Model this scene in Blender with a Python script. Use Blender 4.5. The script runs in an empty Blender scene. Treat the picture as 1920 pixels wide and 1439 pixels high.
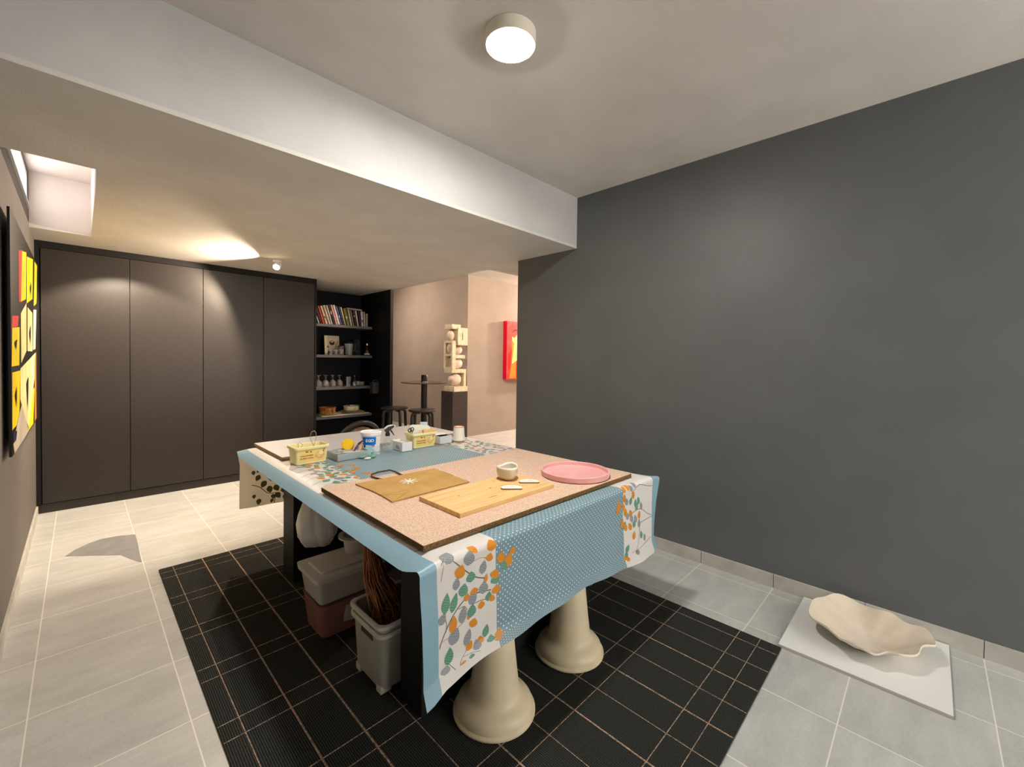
import bpy, bmesh, math, random
from mathutils import Vector, Matrix
random.seed(7)
PI = math.pi
sc = bpy.context.scene
COL = sc.collection

# ------------------------------------------------------------------ colour + material helpers
def lin(c):
    f = lambda v: v / 12.92 if v <= .04045 else ((v + .055) / 1.055) ** 2.4
    return tuple(f(v / 255.0) for v in c) + (1.0,)

def nt(name):
    m = bpy.data.materials.new(name); m.use_nodes = True
    t = m.node_tree; b = t.nodes['Principled BSDF']
    return m, t, b

def L(t, a, b): t.links.new(a, b)

def mat(name, rgb, rough=.6, spec=.3, metal=0, var=0, vscale=8, bump=0, bscale=60, rgb2=None, stretch=None, detail=4, coat=0, alpha=1, trans=0, ior=1.45):
    m, t, b = nt(name)
    b.inputs['Base Color'].default_value = lin(rgb)
    b.inputs['Roughness'].default_value = rough
    b.inputs['Specular IOR Level'].default_value = spec
    b.inputs['Metallic'].default_value = metal
    b.inputs['Coat Weight'].default_value = coat
    b.inputs['Transmission Weight'].default_value = trans
    b.inputs['IOR'].default_value = ior
    b.inputs['Alpha'].default_value = alpha
    if var or bump or rgb2:
        tc = t.nodes.new('ShaderNodeTexCoord'); mp = t.nodes.new('ShaderNodeMapping')
        L(t, tc.outputs['Object'], mp.inputs['Vector'])
        if stretch: mp.inputs['Scale'].default_value = stretch
    if var or rgb2:
        n = t.nodes.new('ShaderNodeTexNoise'); n.inputs['Scale'].default_value = vscale; n.inputs['Detail'].default_value = detail
        L(t, mp.outputs[0], n.inputs['Vector'])
        r = t.nodes.new('ShaderNodeValToRGB')
        if rgb2: a, c = lin(rgb), lin(rgb2)
        else:
            a = lin(tuple(max(0, v * (1 - var)) for v in rgb)); c = lin(tuple(min(255, v * (1 + var)) for v in rgb))
        r.color_ramp.elements[0].color = a; r.color_ramp.elements[1].color = c
        r.color_ramp.elements[0].position = .35; r.color_ramp.elements[1].position = .65
        L(t, n.outputs[0], r.inputs[0]); L(t, r.outputs[0], b.inputs['Base Color'])
    if bump:
        n2 = t.nodes.new('ShaderNodeTexNoise'); n2.inputs['Scale'].default_value = bscale; n2.inputs['Detail'].default_value = 3
        L(t, mp.outputs[0], n2.inputs['Vector'])
        bp = t.nodes.new('ShaderNodeBump'); bp.inputs['Strength'].default_value = bump; bp.inputs['Distance'].default_value = .01
        L(t, n2.outputs[0], bp.inputs['Height']); L(t, bp.outputs[0], b.inputs['Normal'])
    return m

def emit(name, rgb, s):
    m, t, b = nt(name)
    b.inputs['Base Color'].default_value = lin(rgb)
    b.inputs['Emission Color'].default_value = lin(rgb)
    b.inputs['Emission Strength'].default_value = s
    return m

def clear(name, rgb, a=.25, rough=.08):
    """thin clear plastic / glass: part of the light goes straight through"""
    m, t, b = nt(name)
    b.inputs['Base Color'].default_value = lin(rgb)
    b.inputs['Roughness'].default_value = rough
    b.inputs['Specular IOR Level'].default_value = .6
    b.inputs['Alpha'].default_value = a
    return m

# ------------------------------------------------------------------ mesh builder
class MB:
    def __init__(s): s.bm = bmesh.new()
    def face(s, vs, mi=0):
        try:
            f = s.bm.faces.new([v if isinstance(v, bmesh.types.BMVert) else s.bm.verts.new(v) for v in vs]); f.material_index = mi; return f
        except ValueError: return None
    def box(s, x0, x1, y0, y1, z0, z1, mi=0, bev=0, M=None):
        g = bmesh.ops.create_cube(s.bm, size=1)['verts']
        for v in g:
            v.co = Vector(((x0 + x1) / 2 + v.co.x * (x1 - x0), (y0 + y1) / 2 + v.co.y * (y1 - y0), (z0 + z1) / 2 + v.co.z * (z1 - z0)))
        fs = set(f for v in g for f in v.link_faces)
        for f in fs: f.material_index = mi
        if bev:
            es = list(set(e for v in g for e in v.link_edges))
            r = bmesh.ops.bevel(s.bm, geom=es, offset=bev, segments=2, affect='EDGES', profile=.6)
            g = list(set(v for f in r['faces'] for v in f.verts) | set(v for v in g if v.is_valid))
            for f in r['faces']: f.material_index = mi
        if M is not None:
            bmesh.ops.transform(s.bm, matrix=M, verts=[v for v in g if v.is_valid])
        return s
    def taper(s, bx, by, tx, ty, z0, z1, mi=0, r=.01, seg=3, open_top=False, th=0, cx=0, cy=0):
        """rounded-rectangle frustum; open_top gives a hollow tub with wall th"""
        def ring(w, d, z, rr):
            pts = []
            rr = max(.0005, min(rr, w / 2 - .0005, d / 2 - .0005))
            for (sx, sy, a0) in ((1, 1, 0), (-1, 1, PI / 2), (-1, -1, PI), (1, -1, 1.5 * PI)):
                for k in range(seg + 1):
                    a = a0 + PI / 2 * k / seg
                    pts.append(s.bm.verts.new((cx + sx * (w / 2 - rr) + rr * math.cos(a), cy + sy * (d / 2 - rr) + rr * math.sin(a), z)))
            return pts
        def bridge(a, b, m):
            n = len(a)
            for i in range(n): s.face([a[i], a[(i + 1) % n], b[(i + 1) % n], b[i]], m)
        A = ring(bx, by, z0, r); B = ring(tx, ty, z1, r)
        s.face(A[::-1], mi); bridge(A, B, mi)
        if open_top:
            C2 = ring(tx - 2 * th, ty - 2 * th, z1, r - th); D = ring(bx - 2 * th, by - 2 * th, z0 + th, r - th)
            bridge(B, C2, mi); bridge(C2, D, mi); s.face(D, mi)
        else: s.face(B, mi)
        return s
    def lathe(s, prof, n=40, mi=0, cx=0, cy=0, cap=True, M=None, sx=1, sy=1):
        rings = []; allv = []
        for (r, z) in prof:
            if r < 1e-5:
                v = s.bm.verts.new((cx, cy, z)); rings.append([v]); allv.append(v)
            else:
                R = [s.bm.verts.new((cx + sx * r * math.cos(2 * PI * k / n), cy + sy * r * math.sin(2 * PI * k / n), z)) for k in range(n)]
                rings.append(R); allv += R
        for a, b in zip(rings, rings[1:]):
            for k in range(n):
                if len(a) == 1 and len(b) == 1: continue
                if len(a) == 1: s.face([a[0], b[k], b[(k + 1) % n]][::-1], mi)
                elif len(b) == 1: s.face([a[k], a[(k + 1) % n], b[0]], mi)
                else: s.face([a[k], a[(k + 1) % n], b[(k + 1) % n], b[k]], mi)
        if cap:
            if len(rings[0]) > 1: s.face(rings[0][::-1], mi)
            if len(rings[-1]) > 1: s.face(rings[-1], mi)
        if M is not None: bmesh.ops.transform(s.bm, matrix=M, verts=allv)
        return s
    def tube(s, pts, r, n=8, mi=0, closed=False):
        P = [Vector(p) for p in pts]; rings = []; N = len(P); up = Vector((0, 0, 1)); prev = None
        for i, p in enumerate(P):
            if closed: t = P[(i + 1) % N] - P[i - 1]
            else: t = (P[min(i + 1, N - 1)] - P[max(i - 1, 0)])
            t.normalize()
            if prev is None:
                a = t.cross(up)
                if a.length < 1e-3: a = t.cross(Vector((1, 0, 0)))
            else: a = prev - t * prev.dot(t)
            a.normalize(); prev = a; b = t.cross(a)
            rr = r[i] if isinstance(r, (list, tuple)) else r
            rings.append([s.bm.verts.new(p + a * rr * math.cos(2 * PI * k / n) + b * rr * math.sin(2 * PI * k / n)) for k in range(n)])
        m = N if closed else N - 1
        for i in range(m):
            A, B = rings[i], rings[(i + 1) % N]
            for k in range(n): s.face([A[k], A[(k + 1) % n], B[(k + 1) % n], B[k]], mi)
        if not closed: s.face(rings[0][::-1], mi); s.face(rings[-1], mi)
        return s
    def prism(s, pts, h0, h1, axis='z', mi=0):
        """polygon pts (2D) extruded along axis"""
        def p3(a, b, h): return {'z': (a, b, h), 'y': (a, h, b), 'x': (h, a, b)}[axis]
        A = [s.bm.verts.new(p3(a, b, h0)) for a, b in pts]; B = [s.bm.verts.new(p3(a, b, h1)) for a, b in pts]
        n = len(pts); s.face(A[::-1], mi); s.face(B, mi)
        for i in range(n): s.face([A[i], A[(i + 1) % n], B[(i + 1) % n], B[i]], mi)
        return s
    def ball(s, c, r, sx=1, sy=1, sz=1, mi=0, seg=24):
        g = bmesh.ops.create_uvsphere(s.bm, u_segments=seg, v_segments=seg // 2, radius=r)['verts']
        for v in g: v.co = Vector((c[0] + v.co.x * sx, c[1] + v.co.y * sy, c[2] + v.co.z * sz))
        for f in set(f for v in g for f in v.link_faces): f.material_index = mi
        return s
    def build(s, name, m, parent=None, loc=None, smooth=None, keepn=False):
        if not keepn: bmesh.ops.recalc_face_normals(s.bm, faces=s.bm.faces)
        me = bpy.data.meshes.new(name); s.bm.to_mesh(me); s.bm.free()
        for x in (m if isinstance(m, (list, tuple)) else [m]): me.materials.append(x)
        if smooth is not None:
            for p in me.polygons: p.use_smooth = True
            me.set_sharp_from_angle(angle=math.radians(smooth))
        o = bpy.data.objects.new(name, me); COL.objects.link(o)
        if parent: o.parent = parent
        if loc: o.location = loc
        return o

def tag(o, label, cat, group=None, kind=None):
    o['label'] = label; o['category'] = cat
    if group: o['group'] = group
    if kind: o['kind'] = kind
    return o
def thing(name, label, cat, loc=(0, 0, 0), rz=0, group=None):
    o = bpy.data.objects.new(name, None); COL.objects.link(o); o.empty_display_size = .05
    o.location = loc; o.rotation_euler = (0, 0, rz)
    return tag(o, label, cat, group)
def struct(o, label=None, cat=None):
    o['kind'] = 'structure'
    if label: o['label'] = label; o['category'] = cat
    return o
def dup(o, parent=None):
    c = o.copy(); COL.objects.link(c)
    if parent: c.parent = parent
    for ch in list(o.children): dup(ch, c)
    return c
def text(name, body, size, m, parent, loc, rot, extrude=.0006, bold=0, align='LEFT', squash=1):
    cu = bpy.data.curves.new(name, 'FONT'); cu.body = body; cu.size = size; cu.extrude = extrude; cu.align_x = align; cu.offset = bold
    cu.resolution_u = 3
    tmp = bpy.data.objects.new(name, cu); COL.objects.link(tmp)
    dg = bpy.context.evaluated_depsgraph_get(); me = bpy.data.meshes.new_from_object(tmp.evaluated_get(dg))
    bpy.data.objects.remove(tmp); bpy.data.curves.remove(cu)
    me.materials.clear(); me.materials.append(m)
    o = bpy.data.objects.new(name, me); COL.objects.link(o); o.parent = parent; o.location = loc; o.rotation_euler = rot; o.scale = (squash, 1, 1)
    return o

# ------------------------------------------------------------------ materials
def plaster(name, rgb, bump=.15, rough=.85, spec=.25, bscale=140):
    return mat(name, rgb, rough, spec, var=.02, vscale=3, bump=bump, bscale=bscale)
M_CEIL = plaster('ceiling_paint', (208, 205, 199), .12)
M_WHITE = plaster('white_plaster', (194, 193, 192), .08)
M_WELL = plaster('light_well_paint', (222, 212, 206), .08)
M_WALLR = plaster('charcoal_wall_paint', (97, 100, 101), .12, .46, .55, 160)
M_WALLL = plaster('taupe_wall_paint', (108, 103, 97), .2, .7, .3, 160)
M_HALL = plaster('hall_taupe_paint', (160, 148, 138), .15, .75, .25, 160)

def floor_mat():
    m, t, b = nt('stone_tile_floor'); N = t.nodes
    geo = N.new('ShaderNodeNewGeometry'); sep = N.new('ShaderNodeSeparateXYZ'); L(t, geo.outputs['Position'], sep.inputs[0])
    def mth(op, a, bv=None):
        n = N.new('ShaderNodeMath'); n.operation = op
        for i, v in enumerate((a, bv)):
            if v is None: continue
            if isinstance(v, (int, float)): n.inputs[i].default_value = v
            else: L(t, v, n.inputs[i])
        return n.outputs[0]
    P = .4297
    ux = mth('DIVIDE', mth('ADD', sep.outputs[0], .1435 + 10 * P), P); uy = mth('DIVIDE', mth('ADD', sep.outputs[1], -.2195 + 10 * P), P)
    def edge(u): f = mth('FRACT', u); return mth('MINIMUM', f, mth('SUBTRACT', 1.0, f))
    e = mth('MINIMUM', edge(ux), edge(uy))
    grout = mth('LESS_THAN', e, .0022 / P)
    cell = mth('ADD', mth('FLOOR', ux), mth('MULTIPLY', mth('FLOOR', uy), 17.0))
    wn = N.new('ShaderNodeTexWhiteNoise'); wn.noise_dimensions = '1D'; L(t, cell, wn.inputs['W'])
    off = N.new('ShaderNodeVectorMath'); off.operation = 'MULTIPLY_ADD'
    L(t, wn.outputs['Color'], off.inputs[0]); off.inputs[1].default_value = (7, 7, 7); L(t, geo.outputs['Position'], off.inputs[2])
    n1 = N.new('ShaderNodeTexNoise'); n1.inputs['Scale'].default_value = 5; n1.inputs['Detail'].default_value = 6; n1.inputs['Roughness'].default_value = .65
    mp = N.new('ShaderNodeMapping'); mp.inputs['Scale'].default_value = (.6, 1.6, 1); L(t, off.outputs[0], mp.inputs[0]); L(t, mp.outputs[0], n1.inputs['Vector'])
    n2 = N.new('ShaderNodeTexNoise'); n2.inputs['Scale'].default_value = 90; n2.inputs['Detail'].default_value = 2; L(t, geo.outputs['Position'], n2.inputs['Vector'])
    s = mth('ADD', mth('MULTIPLY', n1.outputs[0], .75), mth('MULTIPLY', n2.outputs[0], .25))
    s = mth('ADD', s, mth('MULTIPLY', mth('SUBTRACT', wn.outputs['Value'], .5), .08))
    r = N.new('ShaderNodeValToRGB'); r.color_ramp.elements[0].position = .3; r.color_ramp.elements[1].position = .7
    r.color_ramp.elements[0].color = lin((166, 167, 165)); r.color_ramp.elements[1].color = lin((198, 198, 195)); L(t, s, r.inputs[0])
    mx = N.new('ShaderNodeMix'); mx.data_type = 'RGBA'; L(t, grout, mx.inputs[0]); L(t, r.outputs[0], mx.inputs[6]); mx.inputs[7].default_value = lin((226, 223, 214))
    L(t, mx.outputs[2], b.inputs['Base Color']); b.inputs['Roughness'].default_value = .42; b.inputs['Specular IOR Level'].default_value = .4
    bp = N.new('ShaderNodeBump'); bp.inputs['Strength'].default_value = .25; bp.inputs['Distance'].default_value = .003
    L(t, mth('SUBTRACT', s, mth('MULTIPLY', grout, .6)), bp.inputs['Height']); L(t, bp.outputs[0], b.inputs['Normal'])
    return m
M_FLOOR = floor_mat()
M_SKIRT = mat('stone_skirting_tile', (188, 186, 178), .45, .4, var=.05, vscale=7, bump=.05)
M_SKIRTL = mat('taupe_skirting', (150, 143, 132), .5, .35, var=.05, vscale=7)
M_BLACKCAB = mat('black_laminate', (43, 38, 35), .4, .5, var=.05, vscale=30, bump=.03, bscale=300)
M_BLACKDK = mat('black_shadow_gap_paint', (22, 20, 20), .6, .3)
M_NICHE = mat('blue_black_laminate', (15, 17, 22), .55, .25)
M_SHELF = mat('shelf_edge_laminate', (104, 103, 105), .4, .4)
M_ALU = mat('white_window_frame', (240, 240, 240), .4, .4)

# ------------------------------------------------------------------ room shell
XL, XR, ZC, ZS, YB = -.262, 2.964, 2.745, 2.319, 2.165
YE, YC, YK = 2.85, 5.36, 6.26        # right wall end, wardrobe front, back wall
XS = 3.04                            # soffit edge
YW, XW, ZH = 5.80, 4.776, 2.845      # hall wall facing us, hall side wall, hall ceiling
Y0 = -2.3                            # the room goes on behind the camera
struct(MB().box(-.6, 9.2, Y0, 9.6, -.1, 0).build('floor', M_FLOOR), 'pale grey square stone tiles with light grout', 'floor')
struct(MB().box(XL - .15, XR + .15, Y0, YB, ZC, ZC + .1).build('ceiling', M_CEIL), 'higher plastered ceiling carrying the round lamp', 'ceiling')
# lowered ceiling (soffit) with the light well beside the left wall
RX, RY0, RY1 = .07, 3.09, 4.865
so = MB()
for (a, b_, c, d) in ((XL - .15, XS, YB, RY0), (RX, XS, RY0, RY1), (XL - .15, XS, RY1, YK + .1), (XS, 9.2, YB, 3.36)):
    so.box(a, b_, c, d, ZS, ZS + .02)
struct(so.build('ceiling', M_CEIL), 'lowered plaster ceiling over the back of the room', 'ceiling')
struct(MB().box(XL - .15, XR + .15, YB, YB + .09, ZS + .0201, ZC + .1).build('trim_1', M_WHITE), 'white upright face of the dropped ceiling', 'trim')
rc = MB()
rc.box(XL - .15, RX, RY1, RY1 + .05, ZS + .0201, ZC + .05)
rc.box(RX, RX + .05, RY0 - .05, RY1 + .05, ZS + .0201, ZC + .05)
rc.box(XL - .15, RX, RY0 - .05, RY0, ZS + .0201, ZC + .05)
rc.box(XL - .15, RX + .05, RY0 - .05, RY1 + .05, ZC - .01, ZC + .06)
struct(rc.build('trim_2', M_WELL), 'white light well cut into the lowered ceiling', 'trim')
# walls
WY0, WY1, WZ0, WZ1 = 3.50, 4.79, 2.45, 2.70
wl = MB()
for (a, b_, c, d) in ((Y0, WY0, 0, ZC + .1), (WY1, YK + .1, 0, ZC + .1), (WY0, WY1, 0, WZ0), (WY0, WY1, WZ1, ZC + .1)):
    wl.box(XL - .15, XL, a, b_, c, d)
struct(wl.build('wall_left', M_WALLL), 'taupe wall on the left carrying the yellow painting', 'wall')
struct(MB().box(XR, XR + .15, Y0, YE, 0, ZC + .1).build('wall_right', M_WALLR), 'large plain charcoal wall on the right', 'wall')
struct(MB().box(XL - .15, 3.4, YK, YK + .1, 0, ZS).build('wall_back', M_NICHE), 'dark wall behind the wardrobe and bookcase', 'wall')
struct(MB().box(XW, 9.2, YW, YW + .12, 0, ZH + .05).build('wall_far', M_HALL), 'far taupe wall carrying the red painting', 'wall')
struct(MB().box(XW, XW + .12, YW + .12, 9.6, 0, ZH + .05).build('wall_hall', M_HALL), 'taupe side wall behind the stone sculpture', 'wall')
struct(MB().box(XS - .1, XS, YK + .1, 9.5, 0, ZH).build('wall_inner', M_HALL), 'taupe wall behind the bookcase side', 'wall')
struct(MB().box(XS - .1, XW, 9.5, 9.6, 0, ZH).build('wall_end', M_HALL), 'taupe end wall of the passage beyond the bookcase', 'wall')
hc = MB(); hc.box(XS, 9.2, 3.36, 9.6, ZH, ZH + .1)
hc.box(XS - .1, XS, 3.36, YK + .1, ZS + .02, ZH + .1); hc.box(XS - .1, 9.2, 3.26, 3.36, ZS + .02, ZH + .1)
struct(hc.build('ceiling', M_CEIL), 'higher ceiling in the passage beyond the dropped ceiling', 'ceiling')
struct(MB().box(9.1, 9.2, 2.85, YW, 0, ZH).build('wall_passage', M_HALL), 'taupe wall closing the passage', 'wall')
struct(MB().box(XR + .15, 9.2, YE - .1, YE, 0, ZH).build('wall_rear', M_HALL), 'taupe wall behind the charcoal wall', 'wall')
struct(MB().box(XL - .15, 1.25, Y0 - .1, Y0, 0, ZC).build('wall_light_block', M_WALLL), 'unseen taupe partial wall added behind the camera to block world light', 'wall')  # unseen partial wall, added to cut the world light on the left
# skirting
sk = MB(); P = .4297; y = .2195 - 6 * P
while y < YE:
    sk.box(XR - .012, XR, max(y + .0015, Y0), min(y + P - .0015, YE), 0, .082); y += P
struct(sk.build('baseboard_right', M_SKIRT), 'pale stone tile skirting along the charcoal wall', 'skirting')
sk = MB(); y = .2195 - 6 * P
while y < YC - .02:
    sk.box(XL, XL + .012, max(y + .001, Y0), min(y + P - .001, YC - .02), 0, .075); y += P
struct(sk.build('baseboard_left', M_SKIRT), 'stone skirting along the left wall', 'skirting')
# window in the light well
wf = MB(); yy = (WY0, WY1)
wf.box(XL - .055, XL - .004, WY0, WY1, WZ0, WZ0 + .035); wf.box(XL - .055, XL - .004, WY0, WY1, WZ1 - .035, WZ1)
for a in (WY0, (WY0 + WY1) / 2 - .025, WY1 - .05): wf.box(XL - .055, XL - .004, a, a + .05, WZ0 + .035, WZ1 - .035)
win = struct(wf.build('window_1', M_ALU), 'high white window in the light well', 'window')
M_PANE = emit('daylit_window_glass', (252, 250, 250), 3.0)
MB().box(XL - .03, XL - .025, WY0 + .02, WY1 - .02, WZ0 + .02, WZ1 - .02).build('pane', M_PANE, win)
MB().box(XL - .15, XL + .012, WY0 - .02, WY1 + .02, WZ0 - .012, WZ0).build('window_sill', M_ALU, win)

# ------------------------------------------------------------------ rug
M_RUG = None
def rug_mat():
    m, t, b = nt('black_ribbed_wool'); N = t.nodes
    tc = N.new('ShaderNodeTexCoord'); w = N.new('ShaderNodeTexWave'); w.wave_type = 'BANDS'; w.bands_direction = 'X'; w.inputs['Scale'].default_value = 42; w.inputs['Distortion'].default_value = 1.2; w.inputs['Detail Scale'].default_value = 4
    L(t, tc.outputs['Object'], w.inputs['Vector'])
    n = N.new('ShaderNodeTexNoise'); n.inputs['Scale'].default_value = 220; L(t, tc.outputs['Object'], n.inputs['Vector'])
    mx = N.new('ShaderNodeMath'); mx.operation = 'MULTIPLY'; L(t, w.outputs[0], mx.inputs[0]); L(t, n.outputs[0], mx.inputs[1])
    r = N.new('ShaderNodeValToRGB'); r.color_ramp.elements[0].color = lin((24, 25, 24)); r.color_ramp.elements[1].color = lin((74, 75, 72)); r.color_ramp.elements[1].position = .75
    L(t, mx.outputs[0], r.inputs[0]); L(t, r.outputs[0], b.inputs['Base Color'])
    b.inputs['Roughness'].default_value = .95; b.inputs['Specular IOR Level'].default_value = .1
    bp = N.new('ShaderNodeBump'); bp.inputs['Strength'].default_value = .6; bp.inputs['Distance'].default_value = .004; L(t, mx.outputs[0], bp.inputs['Height']); L(t, bp.outputs[0], b.inputs['Normal'])
    return m
M_RUG = rug_mat()
M_RLINE = mat('tan_rug_yarn', (150, 128, 110), .9, .1, var=.3, vscale=160)
RX0, RX1, RYa, RYb, RT = .345, 2.345, .475, 3.45, .009
rg = MB(); rg.box(RX0, RX1, RYa, RYb, 0.0005, RT, bev=.003)
def rline(x0, x1, y0, y1):
    rg.box(x0, x1, y0, y1, RT - .001, RT + .0012, mi=1)
x = .413; k = 0
for i, w in enumerate((.003, .0062, .0068, .003, .006, .003, .006, .003, .0055, .003, .0055, .003, .003)):
    xx = .413 + .1545 * i
    if xx < RX1 - .02: rline(xx - w / 2, xx + w / 2, RYa + .001, RYb - .001)
y = .563
while y < RYb:
    for dy, w in ((0, .0024), (.092, .0028)):
        if y + dy < RYb - .01: rline(RX0 + .001, RX1 - .001, y + dy - w / 2, y + dy + w / 2)
    y += .3885
tag(rg.build('rug', [M_RUG, M_RLINE]), 'large black rug with thin tan grid lines under the table', 'rug')

# grey shade painted over the tiles as a thin flat sheet by the wardrobe
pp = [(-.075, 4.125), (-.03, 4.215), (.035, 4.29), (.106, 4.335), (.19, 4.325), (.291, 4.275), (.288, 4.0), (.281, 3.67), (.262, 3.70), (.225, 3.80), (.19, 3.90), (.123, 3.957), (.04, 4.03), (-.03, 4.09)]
M_PATCH = mat('painted_grey_shade', (128, 129, 130), .5, .3, var=.05, vscale=9)
tag(MB().prism(pp, .0005, .0016).build('floor_shade_patch', M_PATCH), 'grey pointed patch of shade painted over the beige tiles before the wardrobe', 'shade patch')

# ------------------------------------------------------------------ wardrobe
wd = thing('wardrobe', 'tall black built-in wardrobe with four flat handleless doors', 'wardrobe', (XL, YC, 0))
WX = 2.033 - XL
M_ = lambda: MB()
c = MB(); c.box(.002, WX, .024, YK - YC - .002, .07, ZS - .001); c.box(.002, .028, 0, .024, .07, ZS - .001); c.box(WX - .022, WX, -.004, .024, .0, ZS - .001)
c.build('carcass', M_BLACKDK, wd)
MB().box(.028, WX - .022, .004, .02, ZS - .058, ZS - .001).build('top_filler', M_BLACKDK, wd)
MB().box(.01, WX - .022, .03, .06, 0, .07).build('plinth', M_BLACKDK, wd)
MB().box(.01, WX - .022, .012, .03, 0, .075).build('plinth_board', M_BLACKCAB, wd)
ed = [-.230, .333, .897, 1.454, 2.010]
for i in range(4):
    MB().box(ed[i] - XL + .0025, ed[i + 1] - XL - .0025, 0, .022, .082, ZS - .062, bev=.0015).build('door', M_BLACKCAB, wd)

# ------------------------------------------------------------------ open bookcase in the niche
bk = thing('bookcase', 'black open bookcase with four shelves between wardrobe and passage', 'bookcase', (2.04, YC, 0))
BD = YK - YC - .003
MB().box(.0, .985, BD - .02, BD, 0, ZS - .001).build('back_panel', M_NICHE, bk)
MB().box(.985, 1.028, -.01, BD, 0, ZS - .001).build('side_panel', M_NICHE, bk)
SY = 5.87 - YC
SH = [1.822, 1.402, .958, .555]      # shelf tops
for i, z in enumerate(SH):
    s_ = MB(); s_.box(.0, .984, SY, BD - .021, z - .036, z, bev=.002)
    s_.build('shelf', M_SHELF, bk)
# --- books
books = [  # x at foot, height, thickness, lean deg, cover, spine hint, label
 (2.268, .225, .014, 13, (196, 190, 176), 'thin cream book leaning at the left end of the top shelf'),
 (2.302, .262, .026, 13, (74, 30, 26), 'dark red book near the left end of the top shelf'),
 (2.334, .245, .018, 12, (206, 84, 50), 'orange red book third from the left on the top shelf'),
 (2.372, .25, .022, 12, (222, 204, 184), 'cream book beside the orange red one'),
 (2.413, .262, .022, 12, (214, 190, 160), 'beige book with dark spine band on the top shelf'),
 (2.446, .265, .011, 11, (236, 234, 228), 'thin white book before the black green one'),
 (2.476, .275, .02, 11, (40, 48, 42), 'black green book left of the pink ones'),
 (2.509, .275, .022, 11, (226, 158, 148), 'salmon pink book in the middle of the top shelf'),
 (2.543, .275, .024, 11, (232, 214, 216), 'pale pink book with blue foot on the top shelf'),
 (2.576, .268, .016, 11, (70, 96, 140), 'blue book in the middle of the top shelf'),
 (2.604, .262, .016, 10, (64, 52, 92), 'violet book right of the blue one'),
 (2.632, .255, .013, 10, (238, 218, 178), 'thin cream yellow book left of the green one'),
 (2.672, .235, .034, 8, (134, 130, 50), 'thick olive green book under the lying book'),
 (2.718, .225, .018, 7, (222, 212, 196), 'cream book right of the thick olive green one'),
 (2.750, .222, .022, 7, (126, 110, 110), 'mauve grey book under the lying book'),
 (2.784, .22, .022, 6, (56, 50, 32), 'dark olive book under the lying book'),
 (2.818, .22, .018, 6, (228, 210, 208), 'pale rose book left of the dark purple one'),
 (2.848, .218, .022, 4, (62, 42, 66), 'dark purple book with pale marks on its spine'),
 (2.883, .218, .026, 2, (224, 204, 202), 'wide pale pink book near the right end'),
 (2.915, .215, .015, 1, (214, 196, 186), 'slim rosy beige book near the right end'),
 (2.948, .19, .03, 0, (150, 144, 128), 'short grey beige book at the right end of the top shelf'),
]
M_PAGE = mat('book_pages', (226, 218, 200), .8, .1)
def mkbook(h, t, d, m):
    b = MB(); b.box(-t / 2, t / 2, 0, .004, 0, h)                       # spine
    b.box(-t / 2, -t / 2 + .0018, .004, d, 0, h); b.box(t / 2 - .0018, t / 2, .004, d, 0, h)
    b.box(-t / 2 + .0019, t / 2 - .0019, .0041, d - .004, .003, h - .003, mi=1)
    return b
M_MARK = [mat('spine_mark_pale', (232, 226, 214), .6, .2), mat('spine_mark_dark', (50, 40, 40), .6, .2)]
for i, (bx_, h, th, ln, colr, lab) in enumerate(books):
    m_ = mat('book_cover_%d' % i, colr, .5, .3, var=.12, vscale=30)
    b_ = mkbook(h, th, .19, m_)
    lum = sum(colr) / 3; rz_ = random.Random(i)
    mk = 2 if lum < 110 else 3
    if i % 3 == 0:
        z0 = h * (.2 + .4 * rz_.random()); hh = .018 + rz_.random() * .03
        b_.box(-th * .3, th * .3, -.0006, .0005, z0, z0 + hh, mi=mk)
    o = b_.build('book', [m_, M_PAGE, M_MARK[0], M_MARK[1]])
    a = math.radians(ln * (1.5 if ln > 8 else 1.7))
    o.rotation_euler = (0, -a, 0); o.location = (bx_, 5.89, SH[0] + .0005 + (th / 2) * math.sin(a))
    tag(o, lab, 'book', 'books on the top shelf')
m_ = mat('book_cover_lying', (178, 164, 158), .5, .3, var=.15, vscale=30)
o = mkbook(.225, .018, .16, m_).build('book', [m_, M_PAGE]); o.rotation_euler = (0, PI / 2 + .035, 0); o.location = (2.655, 5.90, SH[0] + .243)
tag(o, 'greyish book lying flat on top of the upright books', 'book', 'books on the top shelf')

# --- second shelf
M_GLASS = clear('clear_glass', (225, 232, 235), .22, .04)
M_GLASSE = mat('clear_glass_rim', (190, 186, 186), .03, 1.0, alpha=.3)
z = SH[1]
pf = thing('picture_print', 'small beige picture of a dark cropped oval head leaning on the second shelf', 'picture', (2.52, 6.06, z))
pf.rotation_euler = (-.1, 0, 0)
mpr = mat('beige_print', (226, 212, 186), .6, .2, rgb2=(205, 186, 154), vscale=7)
MB().box(-.104, .104, 0, .012, .001, .275).build('print', mpr, pf)
fg = MB()
def disc(b, cx, cz, rx, rz, y, mi=0, n=24, rot=0): b.face([(cx + rx * math.cos(t) * math.cos(rot) - rz * math.sin(t) * math.sin(rot), y, cz + rx * math.cos(t) * math.sin(rot) + rz * math.sin(t) * math.cos(rot)) for t in [2 * PI * k / n for k in range(n)]], mi)
disc(fg, 0, .175, .038, .036, -.0012, 0); disc(fg, .0, .192, .026, .018, -.0016, 1); disc(fg, -.06, .115, .008, .02, -.0012, 0, rot=.6); disc(fg, .06, .15, .012, .07, -.0012, 2, rot=-.35)
fg.build('printed_image', [mat('print_brown', (52, 40, 36), .6, .2), mat('print_light', (190, 172, 146), .6, .2), mat('print_tan', (176, 152, 118), .6, .2)], pf)
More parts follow.
